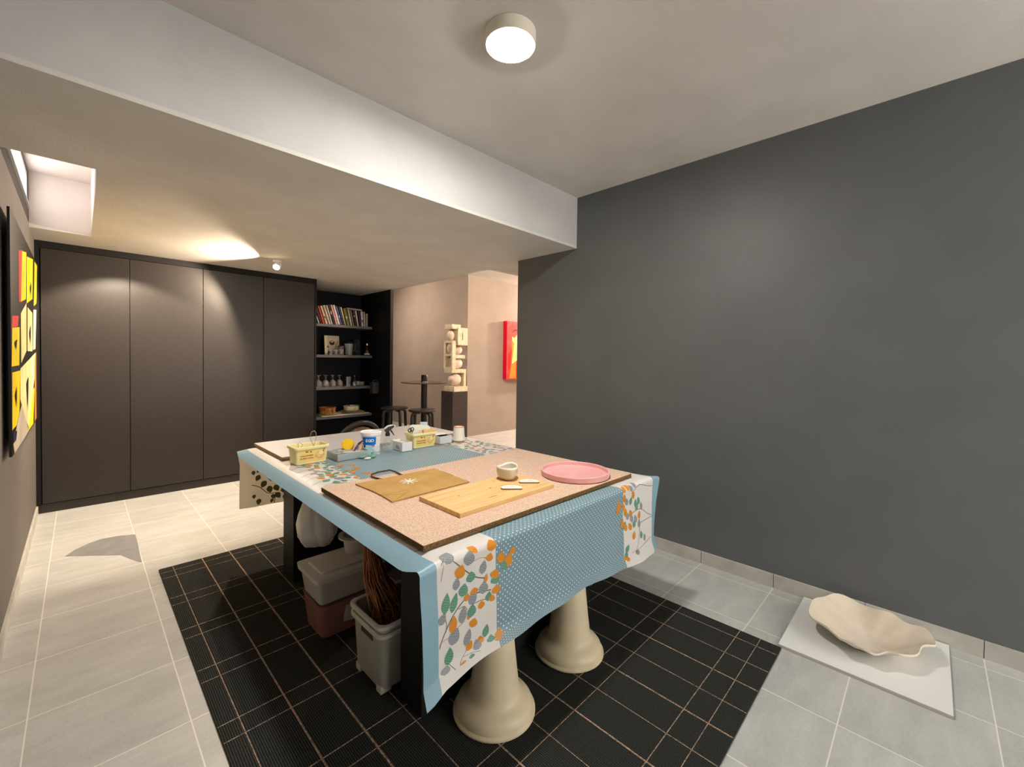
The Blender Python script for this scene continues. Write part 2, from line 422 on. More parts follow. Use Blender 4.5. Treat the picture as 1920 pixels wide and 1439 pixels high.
def jar(name, x, y, z, r, h, label, cat, m=None, lid=None, group=None, fill=None):
    t = thing(name, label, cat, (x, y, z), 0, group)
    MB().lathe([(r * .92, .0005), (r, .006), (r, h * .9), (r * .94, h), (r * .88, h), (r * .9, h * .88), (r * .9, .008), (.0, .008)], 24, cap=False).build('glass_body', m or M_GLASSE, t, smooth=40)
    if lid: MB().lathe([(r * .96, h), (r * .96, h + .016), (0, h + .016)], 20).build('lid', lid, t, smooth=40)
    if fill: MB().lathe([(0, .01), (r * .86, .01), (r * .86, h * .7), (0, h * .72)], 20).build('contents', fill, t, smooth=40)
    return t
M_DKG = mat('dark_glass', (40, 40, 48), .1, .7); M_CONT = mat('pale_contents', (220, 205, 190), .8, .1, rgb2=(110, 60, 50), vscale=60)
jar('spice_jar', 2.448, 5.96, z, .032, .075, 'small dark glass jar before the left of the beige picture', 'jar', M_GLASSE, None, None, M_DKG)
jar('spice_jar', 2.515, 5.955, z, .034, .075, 'squat dark jar with bright base between picture and speckled jar', 'jar', M_GLASSE, None, None, M_DKG)
jar('storage_jar', 2.597, 5.96, z, .042, .115, 'clear jar with pale speckled contents and red brown lid', 'jar', M_GLASSE, mat('brown_lid', (110, 58, 44), .5, .3), None, M_CONT)
pt = thing('glass_pitcher', 'clear flared glass pitcher right of the beige picture', 'pitcher', (2.72, 5.98, z))
MB().lathe([(.042, .0005), (.045, .008), (.05, .08), (.062, .165), (.059, .165), (.047, .08), (.042, .012), (0, .01)], 28, cap=False).build('glass_body', clear('pitcher_glass', (210, 214, 216), .35), pt, smooth=40)
MB().tube([(.055, 0, .145), (.095, 0, .14), (.098, 0, .09), (.05, 0, .05)], .006).build('handle', M_GLASSE, pt, smooth=60)
def frame(x, y, h, w, lean, label):
    t = thing('framed_picture', label, 'framed picture', (x, y, z)); t.rotation_euler = (-lean, 0, .25)
    f = MB(); f.box(-w / 2, -w / 2 + .012, 0, .014, .0015, h); f.box(w / 2 - .012, w / 2, 0, .014, .0015, h); f.box(-w / 2, w / 2, 0, .014, .0015, .014); f.box(-w / 2, w / 2, 0, .014, h - .012, h)
    f.build('frame', mat('dark_frame', (46, 44, 50), .35, .4), t)
    MB().box(-w / 2 + .01, w / 2 - .01, .004, .01, .013, h - .01).build('picture', mat('dark_photo', (44, 42, 52), .2, .5, rgb2=(84, 82, 92), vscale=14), t)
frame(2.80, 6.06, .2, .1, .12, 'dark framed picture with a light left edge behind the pitcher')
frame(2.915, 6.085, .24, .11, .12, 'taller dark framed picture at the back of the second shelf')
bt = thing('bottle', 'small dark bottle with pale shoulder at the right end of the second shelf', 'bottle', (2.975, 5.93, z))
MB().lathe([(.034, .0005), (.038, .006), (.038, .06), (.03, .085), (.014, .115), (.013, .15), (.015, .152), (.0, .153)], 24).build('body', mat('dark_bottle_glass', (56, 26, 24), .08, .7), bt, smooth=40)
MB().lathe([(.0155, .15), (.0155, .178), (0, .18)], 16).build('cap', mat('silver_cap', (225, 220, 205), .25, .5, metal=.6), bt, smooth=40)
MB().lathe([(.0384, .012), (.0384, .03)], 24, cap=False).build('label_band', mat('bottle_label', (226, 214, 190), .6, .2), bt, smooth=40)

# --- third shelf: upturned wine glasses, tumblers
z = SH[2]
def wine():
    t = thing('wine_glass', '', 'wine glass', (0, 0, 0), 0, 'upturned wine glasses on the third shelf')
    MB().lathe([(.034, .0005), (.042, .03), (.04, .062), (.024, .088), (.006, .096), (.004, .093), (.022, .085), (.037, .06), (.039, .03), (.031, .0006)], 24, cap=False).build('bowl', M_GLASSE, t, smooth=50)
    MB().lathe([(.005, .0955), (.0035, .12), (.005, .15)], 12).build('stem', M_GLASSE, t, smooth=50)
    MB().lathe([(.005, .15), (.032, .158), (.034, .161), (0, .162)], 24).build('foot', M_GLASSE, t, smooth=50)
    return t
W = wine(); first = True
nm = ['leftmost', 'second from the left', 'third from the left', 'fourth from the left']
for r_, (yy, row) in enumerate(((5.93, 'front row'), (6.04, 'back row'))):
    for i in range(4):
        o = W if first else dup(W); first = False
        o.location = (2.285 + .096 * i + (.03 if r_ else 0), yy, z)
        o['label'] = 'upturned stemmed wine glass, %s in the %s of the third shelf' % (nm[i], row)
def tumbler(name, x, y, r, h, label, m=M_GLASSE):
    t = MB().lathe([(0, .001), (r * .8, .0005), (r, h), (r * .93, h), (r * .74, .008), (0, .008)], 24, cap=False).build(name, m, None, smooth=40)
    t.location = (x, y, z); return tag(t, label, 'glass')
tumbler('tumbler', 2.672, 5.91, .026, .135, 'tall straight tumbler right of the upturned wine glasses')
tumbler('tumbler', 2.725, 5.97, .026, .135, 'tall tumbler standing right behind the front tall one')
tumbler('shot_glass', 2.772, 5.91, .026, .06, 'low clear glass right of the tall tumblers')
tumbler('shot_glass', 2.836, 5.92, .03, .07, 'low wide glass in the middle of the right half')
tumbler('dessert_bowl', 2.905, 5.95, .04, .06, 'low greenish glass bowl at the right end of the third shelf', clear('greenish_glass', (150, 165, 140), .35))
st = thing('glass_stopper', 'small clear ball stopper bottle standing behind the low glasses', 'bottle', (2.845, 6.05, z))
MB().lathe([(.022, .0005), (.024, .07), (.008, .1), (.007, .125)], 20).build('body', clear('stopper_glass', (120, 125, 130), .25), st, smooth=40)
MB().ball((0, 0, .14), .013).build('ball', M_GLASSE, st, smooth=60)
# black wire bin hung on the side panel
hb = thing('hanging_bin', 'black bin hanging on the bookcase side panel beside the third shelf', 'bin', (2.975, 5.70, .86))
MB().taper(.09, .1, .1, .11, 0, .155, r=.015, open_top=True, th=.004).build('bin_body', mat('black_bin_plastic', (58, 57, 58), .5, .35), hb, smooth=40)
MB().tube([(-.045, -.02, .15), (-.03, -.02, .185), (.02, -.02, .192), (.047, -.02, .15)], .003).build('handle', M_SHELF, hb, smooth=60)

# --- fourth shelf
z = SH[3]
tag(MB().box(2.30, 2.985, 5.855, 6.14, z + .0005, z + .014, bev=.004).build('serving_board', mat('pale_board', (222, 204, 172), .5, .3, var=.06, vscale=12)), 'long pale serving board on the lowest shelf', 'board')
z += .0145
def plate(r, m, name, label, x, y, zz, cat='plate'):
    o = MB().lathe([(0, .002), (r * .6, .0005), (r, .012), (r, .015), (r * .62, .006), (0, .006)], 40, cap=False).build(name, m, None, smooth=40); o.location = (x, y, zz)
    return tag(o, label, cat)
M_CREAM = mat('cream_glaze', (232, 220, 192), .35, .5)
plate(.155, M_CREAM, 'plate', 'cream plate under the wicker basket on the lowest shelf', 2.455, 5.995, z)
ws = thing('wicker_basket', 'round honey brown wicker basket on the cream plate', 'basket', (2.425, 5.995, z + .0065))
bm_ = MB()
mw = mat('wicker', (206, 150, 84), .6, .2, rgb2=(110, 66, 30), vscale=55, stretch=(1, 1, .25))
bm_.lathe([(0, .0005), (.098, .0005), (.104, .02), (.108, .09), (.102, .09), (.098, .02), (0, .01)], 48, cap=False)
for k in range(5): bm_.tube([(.106 * math.cos(2 * PI * j / 36), .106 * math.sin(2 * PI * j / 36), .012 + .018 * k + .003 * (j % 2)) for j in range(36)], .0045, 6, closed=True)
bm_.build('basket_body', mw, ws, smooth=50)
MB().lathe([(.112, .088), (.112, .097), (.098, .097), (.098, .088), (.112, .088)], 40, cap=False).build('rim', mat('wicker_rim', (150, 92, 44), .6, .2), ws, smooth=40)
plate(.18, M_CREAM, 'plate', 'wide cream plate under the small bowl on the lowest shelf', 2.775, 6.005, z)
plate(.14, M_CREAM, 'plate', 'smaller cream plate stacked between the wide plate and the bowl', 2.775, 6.005, z + .0155)
bo = thing('serving_bowl', 'straight sided cream bowl with a yellow patch, stacked on plates', 'bowl', (2.775, 6.0, z + .031))
MB().lathe([(0, .001), (.085, .0005), (.108, .02), (.112, .068), (.106, .068), (.1, .022), (0, .012)], 40, cap=False).build('bowl_body', M_CREAM, bo, smooth=40)
pbm = MB()
for k in range(6):
    a0 = -PI * .5 - .15 + k * .06; a1 = a0 + .06
    pbm.face([(.1135 * math.cos(a0), .1135 * math.sin(a0), .025), (.1135 * math.cos(a1), .1135 * math.sin(a1), .025), (.1135 * math.cos(a1), .1135 * math.sin(a1), .055), (.1135 * math.cos(a0), .1135 * math.sin(a0), .055)])
pbm.build('yellow_patch', mat('yellow_glaze', (220, 196, 84), .4, .4), bo)
sp = MB().tube([(.0, .0, .03), (-.05, -.02, .08), (-.1, -.03, .105)], [.007, .006, .01]).build('spoon', mat('dark_spoon', (50, 34, 30), .5, .3), None, smooth=50)
sp.location = (2.775, 6.0, z + .031); tag(sp, 'dark spoon standing in the small cream bowl', 'spoon')

# ------------------------------------------------------------------ passage: bar table, stools, chair, plinth, sculpture, red painting
M_BSTEEL = mat('black_steel', (26, 25, 26), .3, .5); M_BWOOD = mat('black_stained_wood', (40, 36, 35), .4, .4)
bt = thing('bar_table', 'round dark bar table on a single thick black post', 'table', (3.32, 4.95, 0))
MB().lathe([(0, 1.03), (.3, 1.03), (.315, 1.038), (.315, 1.044), (.3, 1.048), (0, 1.048)], 56, cap=False).build('tabletop', mat('dark_brown_top', (74, 58, 52), .25, .5), bt, smooth=30)
MB().lathe([(.042, .02), (.042, 1.03)], 28).build('post', M_BSTEEL, bt, smooth=40)
MB().lathe([(.043, 1.048), (.043, 1.14), (.038, 1.146), (0, 1.146)], 28).build('post_cap', M_BSTEEL, bt, smooth=40)
MB().lathe([(.047, 1.048), (.047, 1.058), (.043, 1.058)], 28, cap=False).build('collar', mat('chrome_collar', (190, 190, 190), .2, .5, metal=1), bt, smooth=40)
MB().lathe([(.22, 0), (.22, .012), (.05, .022), (0, .022)], 40).build('base_plate', M_BSTEEL, bt, smooth=40)
def stool(loc, rz, label):
    t = thing('bar_stool', label, 'stool', loc, rz, 'bar stools at the round bar table')
    MB().lathe([(0, .694), (.16, .694), (.172, .702), (.172, .712), (.162, .72), (0, .72)], 44, cap=False).build('seat', M_BWOOD, t, smooth=35)
    for k in range(4):
        a = PI / 4 + k * PI / 2; ca, sa = math.cos(a), math.sin(a)
        pts = [(ca * r, sa * r, zz) for r, zz in ((.05, .684), (.1, .684), (.13, .68), (.148, .665), (.156, .64), (.165, .45), (.178, .2), (.19, .001))]
        MB().tube(pts, .019, 10).build('leg', M_BWOOD, t, smooth=60)
    MB().tube([(.172 * math.cos(2 * PI * j / 28), .172 * math.sin(2 * PI * j / 28), .26) for j in range(28)], .007, 8, closed=True).build('foot_ring', M_BSTEEL, t, smooth=60)
stool((2.925, 5.05, 0), .72, 'black round stool partly in front of the bookcase side panel')
stool((3.06, 4.60, 0), .82, 'black round stool right in front of the bar table post')
# round-backed chair whose back peeps over the table
ch = thing('armchair', 'dark round backed chair with brown seat back, peeping over the table end', 'chair', (2.29, 4.7, 0), .0)
rim = [(.255 * math.cos(t), -.02 + .05 * math.cos(t) ** 2, .36 + .255 * math.sin(t)) for t in [PI * k / 20 for k in range(21)]]
MB().tube([(.255, .03, .1)] + rim + [(-.255, .03, .1)], .03, 10).build('back_rim', M_BWOOD, ch, smooth=60)
MB().prism([(.22 * math.cos(t), .34 + .225 * math.sin(t)) for t in [PI * k / 20 for k in range(21)]] + [(-.22, .2), (.22, .2)], -.015, .02, axis='y').build('back_panel', mat('brown_upholstery', (128, 104, 92), .8, .15, var=.15, vscale=40, bump=.2, bscale=200), ch)
MB().box(-.24, .24, .04, .46, .28, .38, bev=.04).build('seat', mat('brown_seat_fabric', (98, 78, 70), .8, .15), ch, smooth=40)
for sx in (-.22, .22):
    for yy in (.06, .42): MB().lathe([(.014, 0), (.02, .29)], 12, cx=sx, cy=yy).build('leg', M_BWOOD, ch, smooth=40)
# plinth + sculpture
M_PL = mat('black_plinth_board', (48, 43, 41), .45, .4, var=.2, vscale=40, bump=.05, rgb2=(66, 58, 54))
tag(MB().box(4.385, 4.71, 5.70, 6.02, 0, .815, bev=.003).build('plinth', M_PL), 'black square plinth under the pale stone sculpture', 'plinth')
ss = thing('stone_sculpture', 'pale stacked stone sculpture of brackets and egg shapes on black plinth', 'sculpture', (4.385, 5.70, .8155))
M_ST = mat('cream_limestone', (216, 206, 180), .7, .2, var=.05, vscale=14); M_EGG = mat('pinkish_stone', (224, 206, 190), .6, .25, var=.08, vscale=14)
def sb(n, *a, bev=.003): return MB().box(*a, bev=bev).build(n, M_ST, ss)
sb('base_slab', .03, .32, .0, .28, 0, .085)
sb('bracket', .26, .31, .03, .24, .085, .38)
sb('bracket_arm', .0, .26, .03, .24, .315, .38)
fr_ = MB(); fr_.box(0, .075, .02, .06, .38, .86, bev=.003); fr_.box(0, .075, .22, .26, .38, .86, bev=.003)
for za in (.38, .60, .825): fr_.box(0, .075, .06, .22, za, za + .035)
fr_.build('bracket', M_ST, ss)
MB().ball((.04, .14, .73), .07, .55, .95, 1.15).build('egg', M_EGG, ss, smooth=60)
sb('bracket_arm', .075, .30, .05, .25, .565, .625)
sb('bracket', .12, .17, .02, .25, .86, 1.02); sb('bracket_arm', -.0, .17, .02, .26, 1.06, 1.085)
hd = MB(); hd.box(.1, .19, .0, .24, .79, 1.085); hd.box(.21, .31, .0, .24, .79, 1.085); hd.box(.19, .21, .12, .24, .79, 1.085); hd.box(.19, .21, .0, .12, .79, .88); hd.box(.19, .21, .0, .12, 1.0, 1.085)
hd.build('upper_block', M_ST, ss)
sb('top_cap', .0, .19, .04, .24, 1.085, 1.14)
for (cx, cy, cz, r, sx, sz) in ((.13, .12, .2, .108, 1.1, .98), (.19, .15, .475, .09, 1.25, 1), (.2, .14, .71, .083, 1, 1), (.035, .12, .95, .075, .8, 1.1)):
    MB().ball((cx, cy, cz), r, sx, 1, sz).build('egg', M_EGG, ss, smooth=60)
# red painting on far wall
rp = thing('red_painting', 'deep red and orange canvas half hidden behind the charcoal wall', 'painting', (5.648, YW, 1.0))
M_RED = mat('crimson_canvas', (226, 14, 58), .6, .2)
MB().box(0, .95, -.10, -.002, 0, 1.1).build('canvas', M_RED, rp)
rd = MB(); yq = -.1008
rd.face([(.0, yq, 0), (.95, yq, 0), (.95, yq, 1.1), (0, yq, 1.1)], 0)
def poly(b, pts, y, mi): b.face([(p[0], y, p[1]) for p in pts], mi)
poly(rd, [(0.125, 0.714), (0.204, 0.74), (0.251, 0.661), (0.251, 0.02), (0.078, 0.013), (0.125, 0.242), (0.141, 0.53)], yq - 0.0006, 1)
poly(rd, [(0.144, 0.812), (0.204, 0.786), (0.266, 0.845), (0.376, 0.766), (0.36, 0.399), (0.238, 0.334), (0.141, 0.288), (0.175, 0.53), (0.196, 0.688), (0.141, 0.74)], yq - 0.0012, 2)
poly(rd, [(0.138, 0.888), (0.204, 0.949), (0.282, 0.952), (0.29, 0.93), (0.207, 0.927), (0.164, 0.888)], yq - 0.0018, 3)
poly(rd, [(0.133, 1.08), (0.172, 1.074), (0.157, 1.002), (0.125, 0.982)], yq - 0.0006, 4)
poly(rd, [(0.024, 0.478), (0.125, 0.557), (0.102, 0.19), (0.039, 0.164)], yq - 0.0006, 4)
poly(rd, [(0.376, 0.989), (0.846, 0.897), (0.846, 0.137), (0.454, 0.033)], yq - 0.0006, 1)
rd.build('painted_surface', [mat('orange_red_paint', (240, 92, 68), .5, .3, rgb2=(222, 56, 54), vscale=6), mat('orange_paint', (240, 140, 44), .5, .3), mat('cream_yellow_paint', (250, 214, 140), .5, .3), mat('black_paint', (40, 26, 30), .5, .3), mat('deep_red_paint', (190, 40, 34), .5, .3)], rp, keepn=False)

# ------------------------------------------------------------------ yellow painting on the left wall
lp = thing('yellow_painting', 'large black canvas with yellow, cream and red shards on the left wall', 'painting', (XL, 3.17, .86))
MB().box(.004, .021, .12, 1.8, .12, 1.09).build('batten', mat('batten_wood', (120, 100, 80), .8, .1), lp)
MB().box(0.0205, .03, 0, 1.92, 0, 1.21).build('canvas', mat('black_canvas', (18, 17, 18), .5, .35, bump=.1, bscale=40), lp)
SHD = {'red': [[(3.58, 1.93), (3.82, 1.97), (3.75, 1.66), (3.58, 1.65)], [(3.24, 1.55), (3.55, 1.57), (3.5, 1.51), (3.2, 1.49)]],
 'yel': [[(3.78, 1.96), (4.07, 2.0), (4.0, 1.7), (3.69, 1.66)], [(4.1, 1.98), (4.61, 2.04), (4.53, 1.75), (4.06, 1.68)], [(4.77, 2.05), (5.03, 2.055), (4.91, 1.75), (4.66, 1.71)], [(3.22, 1.49), (3.59, 1.51), (3.55, 1.3), (3.18, 1.3)], [(3.2, 1.27), (3.61, 1.27), (3.52, .99), (3.18, .99)], [(4.23, 1.08), (4.66, 1.12), (4.51, .87), (4.11, .87)]],
 'crm': [[(3.66, 1.59), (4.03, 1.68), (4.0, 1.38), (3.66, 1.31)], [(4.11, 1.66), (4.5, 1.65), (4.47, 1.38), (4.08, 1.38)], [(4.61, 1.68), (4.9, 1.7), (4.76, 1.4), (4.53, 1.39)], [(3.61, 1.28), (4.76, 1.37), (4.67, 1.2), (4.12, .89), (3.8, 1.0), (3.59, 1.11)]],
 'org': [[(4.68, 1.34), (4.83, 1.38), (4.8, .88), (4.62, .87)]], 'gry': [[(3.46, 1.02), (3.66, 1.08), (4.11, .87), (3.78, .865), (3.25, .865), (3.2, .92)]], 'nav': [[(3.19, .98), (3.39, .96), (3.33, .92), (3.19, .92)]]}
PC = [('red', (206, 56, 46)), ('yel', (244, 206, 20)), ('crm', (244, 222, 160)), ('org', (226, 120, 50)), ('gry', (196, 186, 166)), ('nav', (30, 32, 60))]
sh = MB()
for i, (k, cc) in enumerate(PC):
    for j, pl in enumerate(SHD[k]):
        xx = .0306 + .0004 * i
        sh.face([(xx, a - 3.17, b - .86) for a, b in pl], i)
for pl in ([(3.3, 1.42), (3.42, 1.44), (3.36, 1.38)], [(4.2, 1.5), (4.32, 1.56), (4.28, 1.42)], [(3.95, 1.18), (4.1, 1.22), (4.02, 1.0)], [(4.3, 1.8), (4.4, 1.86), (4.36, 1.74)], [(3.3, 1.15), (3.38, 1.2), (3.36, 1.08)]):
    sh.face([(.034, a - 3.17, b - .86) for a, b in pl], 5)
sh.build('painted_shards', [mat('paint_' + k, cc, .5, .3, var=.06, vscale=5) for k, cc in PC], lp)

# ------------------------------------------------------------------ ceiling light + spot
cl = thing('ceiling_light', 'round white ceiling lamp with glowing disc', 'lamp', (1.283, 1.297, ZC))
body_ = MB().lathe([(.0, -.001), (.107, -.001), (.107, -.05), (.1035, -.054), (.096, -.054), (.0, -.046)], 64, cap=False).build('lamp_body', mat('white_lamp_rim', (238, 230, 214), .5, .3), cl, smooth=40)
M_DISC = emit('lamp_diffuser_glow', (255, 248, 238), 190)
MB().lathe([(.0, -.0475), (.0955, -.0555), (.0955, -.0575), (0, -.0585)], 64, cap=False).build('diffuser', M_DISC, body_, smooth=40)
def lamp(name, kind, loc, energy, rgb, parent=None, size=.05, rot=None, angle=None, blend=.1):
    d = bpy.data.lights.new(name, kind); d.energy = energy; d.color = lin(rgb)[:3]
    if kind == 'AREA': d.shape = 'DISK'; d.size = size
    else: d.shadow_soft_size = size
    if kind == 'SPOT': d.spot_size = angle; d.spot_blend = blend
    o = bpy.data.objects.new(name, d); COL.objects.link(o); o.location = loc
    if parent: o.parent = parent
    if rot is not None: o.rotation_euler = rot
    return o
def aim(frm, to): return (Vector(to) - Vector(frm)).to_track_quat('-Z', 'Y').to_euler()
SPX, SPY = 1.375, 4.63
cs = thing('ceiling_spot', 'small white ceiling spotlight glowing before the wardrobe', 'lamp', (SPX, SPY, ZS))
MB().lathe([(0, -.0005), (.04, -.0005), (.04, -.018), (0, -.018)], 28).build('mount', M_ALU, cs, smooth=40)
Ms = Matrix.Translation((-.0, -.005, -.055)) @ Matrix.Rotation(math.radians(-52), 4, Vector((.80, -.60, 0)))
head_ = MB().lathe([(.0, .035), (.028, .035), (.033, .0), (.033, -.03), (.029, -.03), (.027, -.012), (0, -.012)], 28, cap=False, M=Ms).build('spot_head', M_ALU, cs, smooth=40)
MB().lathe([(.0, -.013), (.026, -.013), (.024, -.026), (0, -.028)], 28, cap=False, M=Ms).build('bulb', emit('spot_bulb_glow', (255, 224, 170), 40), head_, smooth=40)

WARM = (255, 230, 200)
# beams of the spots on the lowered ceiling
sl = (-.06, -.02, -.1)
base = Vector((SPX, SPY, ZS))
lamp('spot_beam', 'SPOT', sl, 75, WARM, cs, .012, aim(base + Vector(sl), (-.2, 4.62, 1.35)), math.radians(140), .25)

# ------------------------------------------------------------------ work table
TX0, TX1, TY0, TY1, ZT = .79, 2.12, 1.07, 3.22, .75
tb = thing('work_table', 'long work table on cream round pedestals and black slab legs', 'table', (1.45, 2.1, 0))
def loc(o, x, y, z=0): o.location = (x - 1.45, y - 2.1, z); return o
M_PED = mat('cream_glazed_stoneware', (224, 209, 178), .38, .45, var=.03, vscale=6)
MB().box(TX0 - 1.45, TX1 - 1.45, TY0 - 2.1, TY1 - 2.1, .712, ZT - .004, bev=.004).build('tabletop', M_BLACKCAB, tb)
prof = [(.0, .0106), (.155, .0106), (.159, .014), (.159, .020), (.154, .0245), (.1505, .027), (.1495, .036), (.146, .047), (.138, .058), (.127, .067), (.115, .074), (.105, .081), (.0985, .092), (.0945, .11), (.087, .17), (.075, .28), (.064, .39), (.058, .46), (.055, .55), (.055, .66), (.06, .711), (0, .7115)]
for px_ in (1.125, 1.605):
    loc(MB().lathe(prof, 72).build('pedestal', M_PED, tb, smooth=35), px_, 1.178)
for (ya, yb_) in ((1.335, 1.485), (2.70, 2.88)):
    MB().box(.895 - 1.45, 2.0 - 1.45, ya - 2.1, yb_ - 2.1, .0106, .7115, bev=.003).build('slab_leg', mat('black_slab_paint', (27, 26, 26), .55, .3), tb)

# ------------------------------------------------------------------ tablecloth
YF, YBK, RR = 1.043, 3.245, .022
VB = .33                                  # height where v = 0
LA = ZT - RR - VB; LB = RR * PI / 2; LT = (YBK - RR) - (YF + RR)
VTOP0 = LA + LB; VTOP1 = VTOP0 + LT; VEND = VTOP1 + LB + (ZT - RR - .345)
def zbot(u):
    K = [(.68, .352), (.72, .356), (.77, .372), (1.0, .395), (1.2, .405), (1.4, .412), (1.62, .395), (1.85, .374), (2.1, .36), (2.24, .362)]
    for (a, za), (b, zb) in zip(K, K[1:]):
        if u <= b: return za + (zb - za) * max(0, (u - a) / (b - a))
    return K[-1][1]
def S(u, v):
    """cloth coordinates (metres across, metres along) -> world"""
    if v < .1:
        vb = zbot(u) - VB; v = vb + max(v, 0) / .1 * (.1 - vb)
    dz = 0
    if v < LA: y, z = YF, VB + v
    elif v < VTOP0:
        a = (v - LA) / RR; y, z = YF + RR * (1 - math.cos(a)), ZT - RR + RR * math.sin(a)
    elif v < VTOP1: y, z = YF + RR + (v - VTOP0), ZT
    elif v < VTOP1 + LB:
        a = (v - VTOP1) / RR; y, z = YBK - RR + RR * math.sin(a), ZT - RR + RR * math.cos(a)
    else: y, z = YBK, ZT - RR - (v - VTOP1 - LB)
    if v < LA:
        d = min(1, (LA - v) / .3); d = d * d * (3 - 2 * d)
        y += d * (.006 * math.sin(8.5 * u + .6) + .005 * math.sin(21 * u + 1.3) - .012)
        y -= .011 * math.exp(-((z - .60) / .07) ** 2) * math.sin(3 * u) * .4
        hem = zbot(u) + .052
        if z < hem: y -= (hem - z) * .38
        if u < .76: y -= d * (.76 - u) * .18
        if u > 2.13: y += d * (u - 2.13) * .25
    elif v > VTOP1 + LB:
        d = min(1, (v - VTOP1 - LB) / .3); y += d * (.014 * math.sin(12 * u) + .006 * math.sin(31 * u))
    if VTOP0 - .06 <= v <= VTOP1 + .06:
        e = 0; q_ = min(1, max(0, (v - VTOP0 + .06) / .16), max(0, (VTOP1 + .06 - v) / .16))
        if u < .785: e = .785 - u
        if u > 2.125: e = u - 2.125
        k = q_ * q_ * (3 - 2 * q_)
        z -= min(.05, 3.2 * e * e + .12 * e) * k
        if .8 < u < 2.1 and not (1.1 < y < 1.98):  z += .0006 * math.sin(13 * u + 3 * v) + .0006
    x = u + .03 * min(1, max(0, (v - VTOP0) / LT)) * max(0, (2.225 - u) / 1.53)
    if v > VTOP1: x += .022 * min(1, (v - VTOP1) / .12) * max(0, (2.225 - u) / 1.53)
    if v < LA and u > 2.1: x -= (u - 2.1) * .25 * min(1, (LA - v) / .12)
    return Vector((x, y, z))
def Nrm(u, v):
    h = .003; a = S(u + h, v) - S(u - h, v); b = S(u, v + h) - S(u, v - h); n = a.cross(b); n.normalize(); return n
def thin(m, rgb, k):
    """thin sheet: part of the light comes through from the other side"""
    t = m.node_tree; b = t.nodes['Principled BSDF']; out = t.nodes['Material Output']
    tr_ = t.nodes.new('ShaderNodeBsdfTranslucent'); tr_.inputs[0].default_value = lin(rgb)
    mx = t.nodes.new('ShaderNodeMixShader'); mx.inputs[0].default_value = k
    L(t, b.outputs[0], mx.inputs[1]); L(t, tr_.outputs[0], mx.inputs[2]); L(t, mx.outputs[0], out.inputs[0])
    return m
def cloth_mat(name, rgb, stripes=None, dots=False, back=None, trans=.12):
    m, t, b = nt(name); N = t.nodes
    b.inputs['Base Color'].default_value = lin(rgb); b.inputs['Roughness'].default_value = .38; b.inputs['Specular IOR Level'].default_value = .35
    uv = N.new('ShaderNodeUVMap'); sep = N.new('ShaderNodeSeparateXYZ'); L(t, uv.outputs[0], sep.inputs[0])
    def mth(op, a, bv=None):
        n = N.new('ShaderNodeMath'); n.operation = op
        for i, v in enumerate((a, bv)):
            if v is None: continue
            if isinstance(v, (int, float)): n.inputs[i].default_value = v
            else: L(t, v, n.inputs[i])
        return n.outputs[0]
    if dots:
        Pd = .0215
        def grid(ox):
            fx = mth('SUBTRACT', mth('FRACT', mth('ADD', mth('DIVIDE', sep.outputs[0], Pd), ox)), .5); fy = mth('SUBTRACT', mth('FRACT', mth('ADD', mth('DIVIDE', sep.outputs[1], Pd), ox)), .5)
            return mth('LESS_THAN', mth('SQRT', mth('ADD', mth('MULTIPLY', fx, fx), mth('MULTIPLY', fy, fy))), .125)
        f = mth('MAXIMUM', grid(0.0), grid(0.5))
        mx = N.new('ShaderNodeMix'); mx.data_type = 'RGBA'; L(t, f, mx.inputs[0]); mx.inputs[6].default_value = lin(rgb); mx.inputs[7].default_value = lin((236, 240, 242)); L(t, mx.outputs[2], b.inputs['Base Color'])
    if stripes:
        f = mth('FRACT', mth('DIVIDE', mth('ADD', sep.outputs[0], mth('MULTIPLY', sep.outputs[1], 2.2)), .0105)); f = mth('LESS_THAN', f, .36)
        mx = N.new('ShaderNodeMix'); mx.data_type = 'RGBA'; L(t, f, mx.inputs[0]); mx.inputs[6].default_value = lin(rgb); mx.inputs[7].default_value = lin(stripes); L(t, mx.outputs[2], b.inputs['Base Color'])
    thin(m, rgb, trans)
    return m
M_CL = [cloth_mat('oilcloth_white', (232, 228, 224)), cloth_mat('oilcloth_blue_border', (142, 180, 199)), cloth_mat('oilcloth_blue_dots', (126, 157, 170), dots=True),
        cloth_mat('leaf_orange', (226, 146, 44)), cloth_mat('leaf_green', (26, 128, 94), (170, 204, 188)), cloth_mat('leaf_grey', (116, 126, 136), (200, 200, 202)), cloth_mat('twig_olive', (110, 104, 78)), cloth_mat('twig_orange', (206, 150, 110)),
        thin(mat('leaf_reverse', (128, 120, 80), .6, .2), (128, 120, 80), .3), thin(mat('oilcloth_reverse', (222, 212, 190), .7, .15), (222, 212, 190), .3)]
U0, U1, UB0, UD0, UD1, UB1 = .69, 2.225, .750, .993, 1.838, 2.145
us = []
for a, b, n in ((U0, UB0, 6), (UB0, UD0, 14), (UD0, UD1, 44), (UD1, UB1, 16), (UB1, U1, 6)):
    us += [a + (b - a) * k / n for k in range(n)]
us.append(U1)
vs = [LA * k / 46 for k in range(46)] + [LA + LB * k / 6 for k in range(6)] + [VTOP0 + .12 * k / 5 for k in range(5)] + [VTOP0 + .12 + (LT - .24) * k / 36 for k in range(36)] + [VTOP1 - .12 + .12 * k / 5 for k in range(5)] + [VTOP1 + LB * k / 6 for k in range(6)] + [VTOP1 + LB + (VEND - VTOP1 - LB) * k / 24 for k in range(25)]
cb = MB(); uvl = cb.bm.loops.layers.uv.new('UVMap')
def cface(uvs, mi, off=0.0):
    vv = [cb.bm.verts.new(S(u, v) + (Nrm(u, v) * off if off else Vector())) for u, v in uvs]
    f = cb.bm.faces.new(vv); f.material_index = mi; f.smooth = True
    for l, q in zip(f.loops, uvs): l[uvl].uv = q
    return f
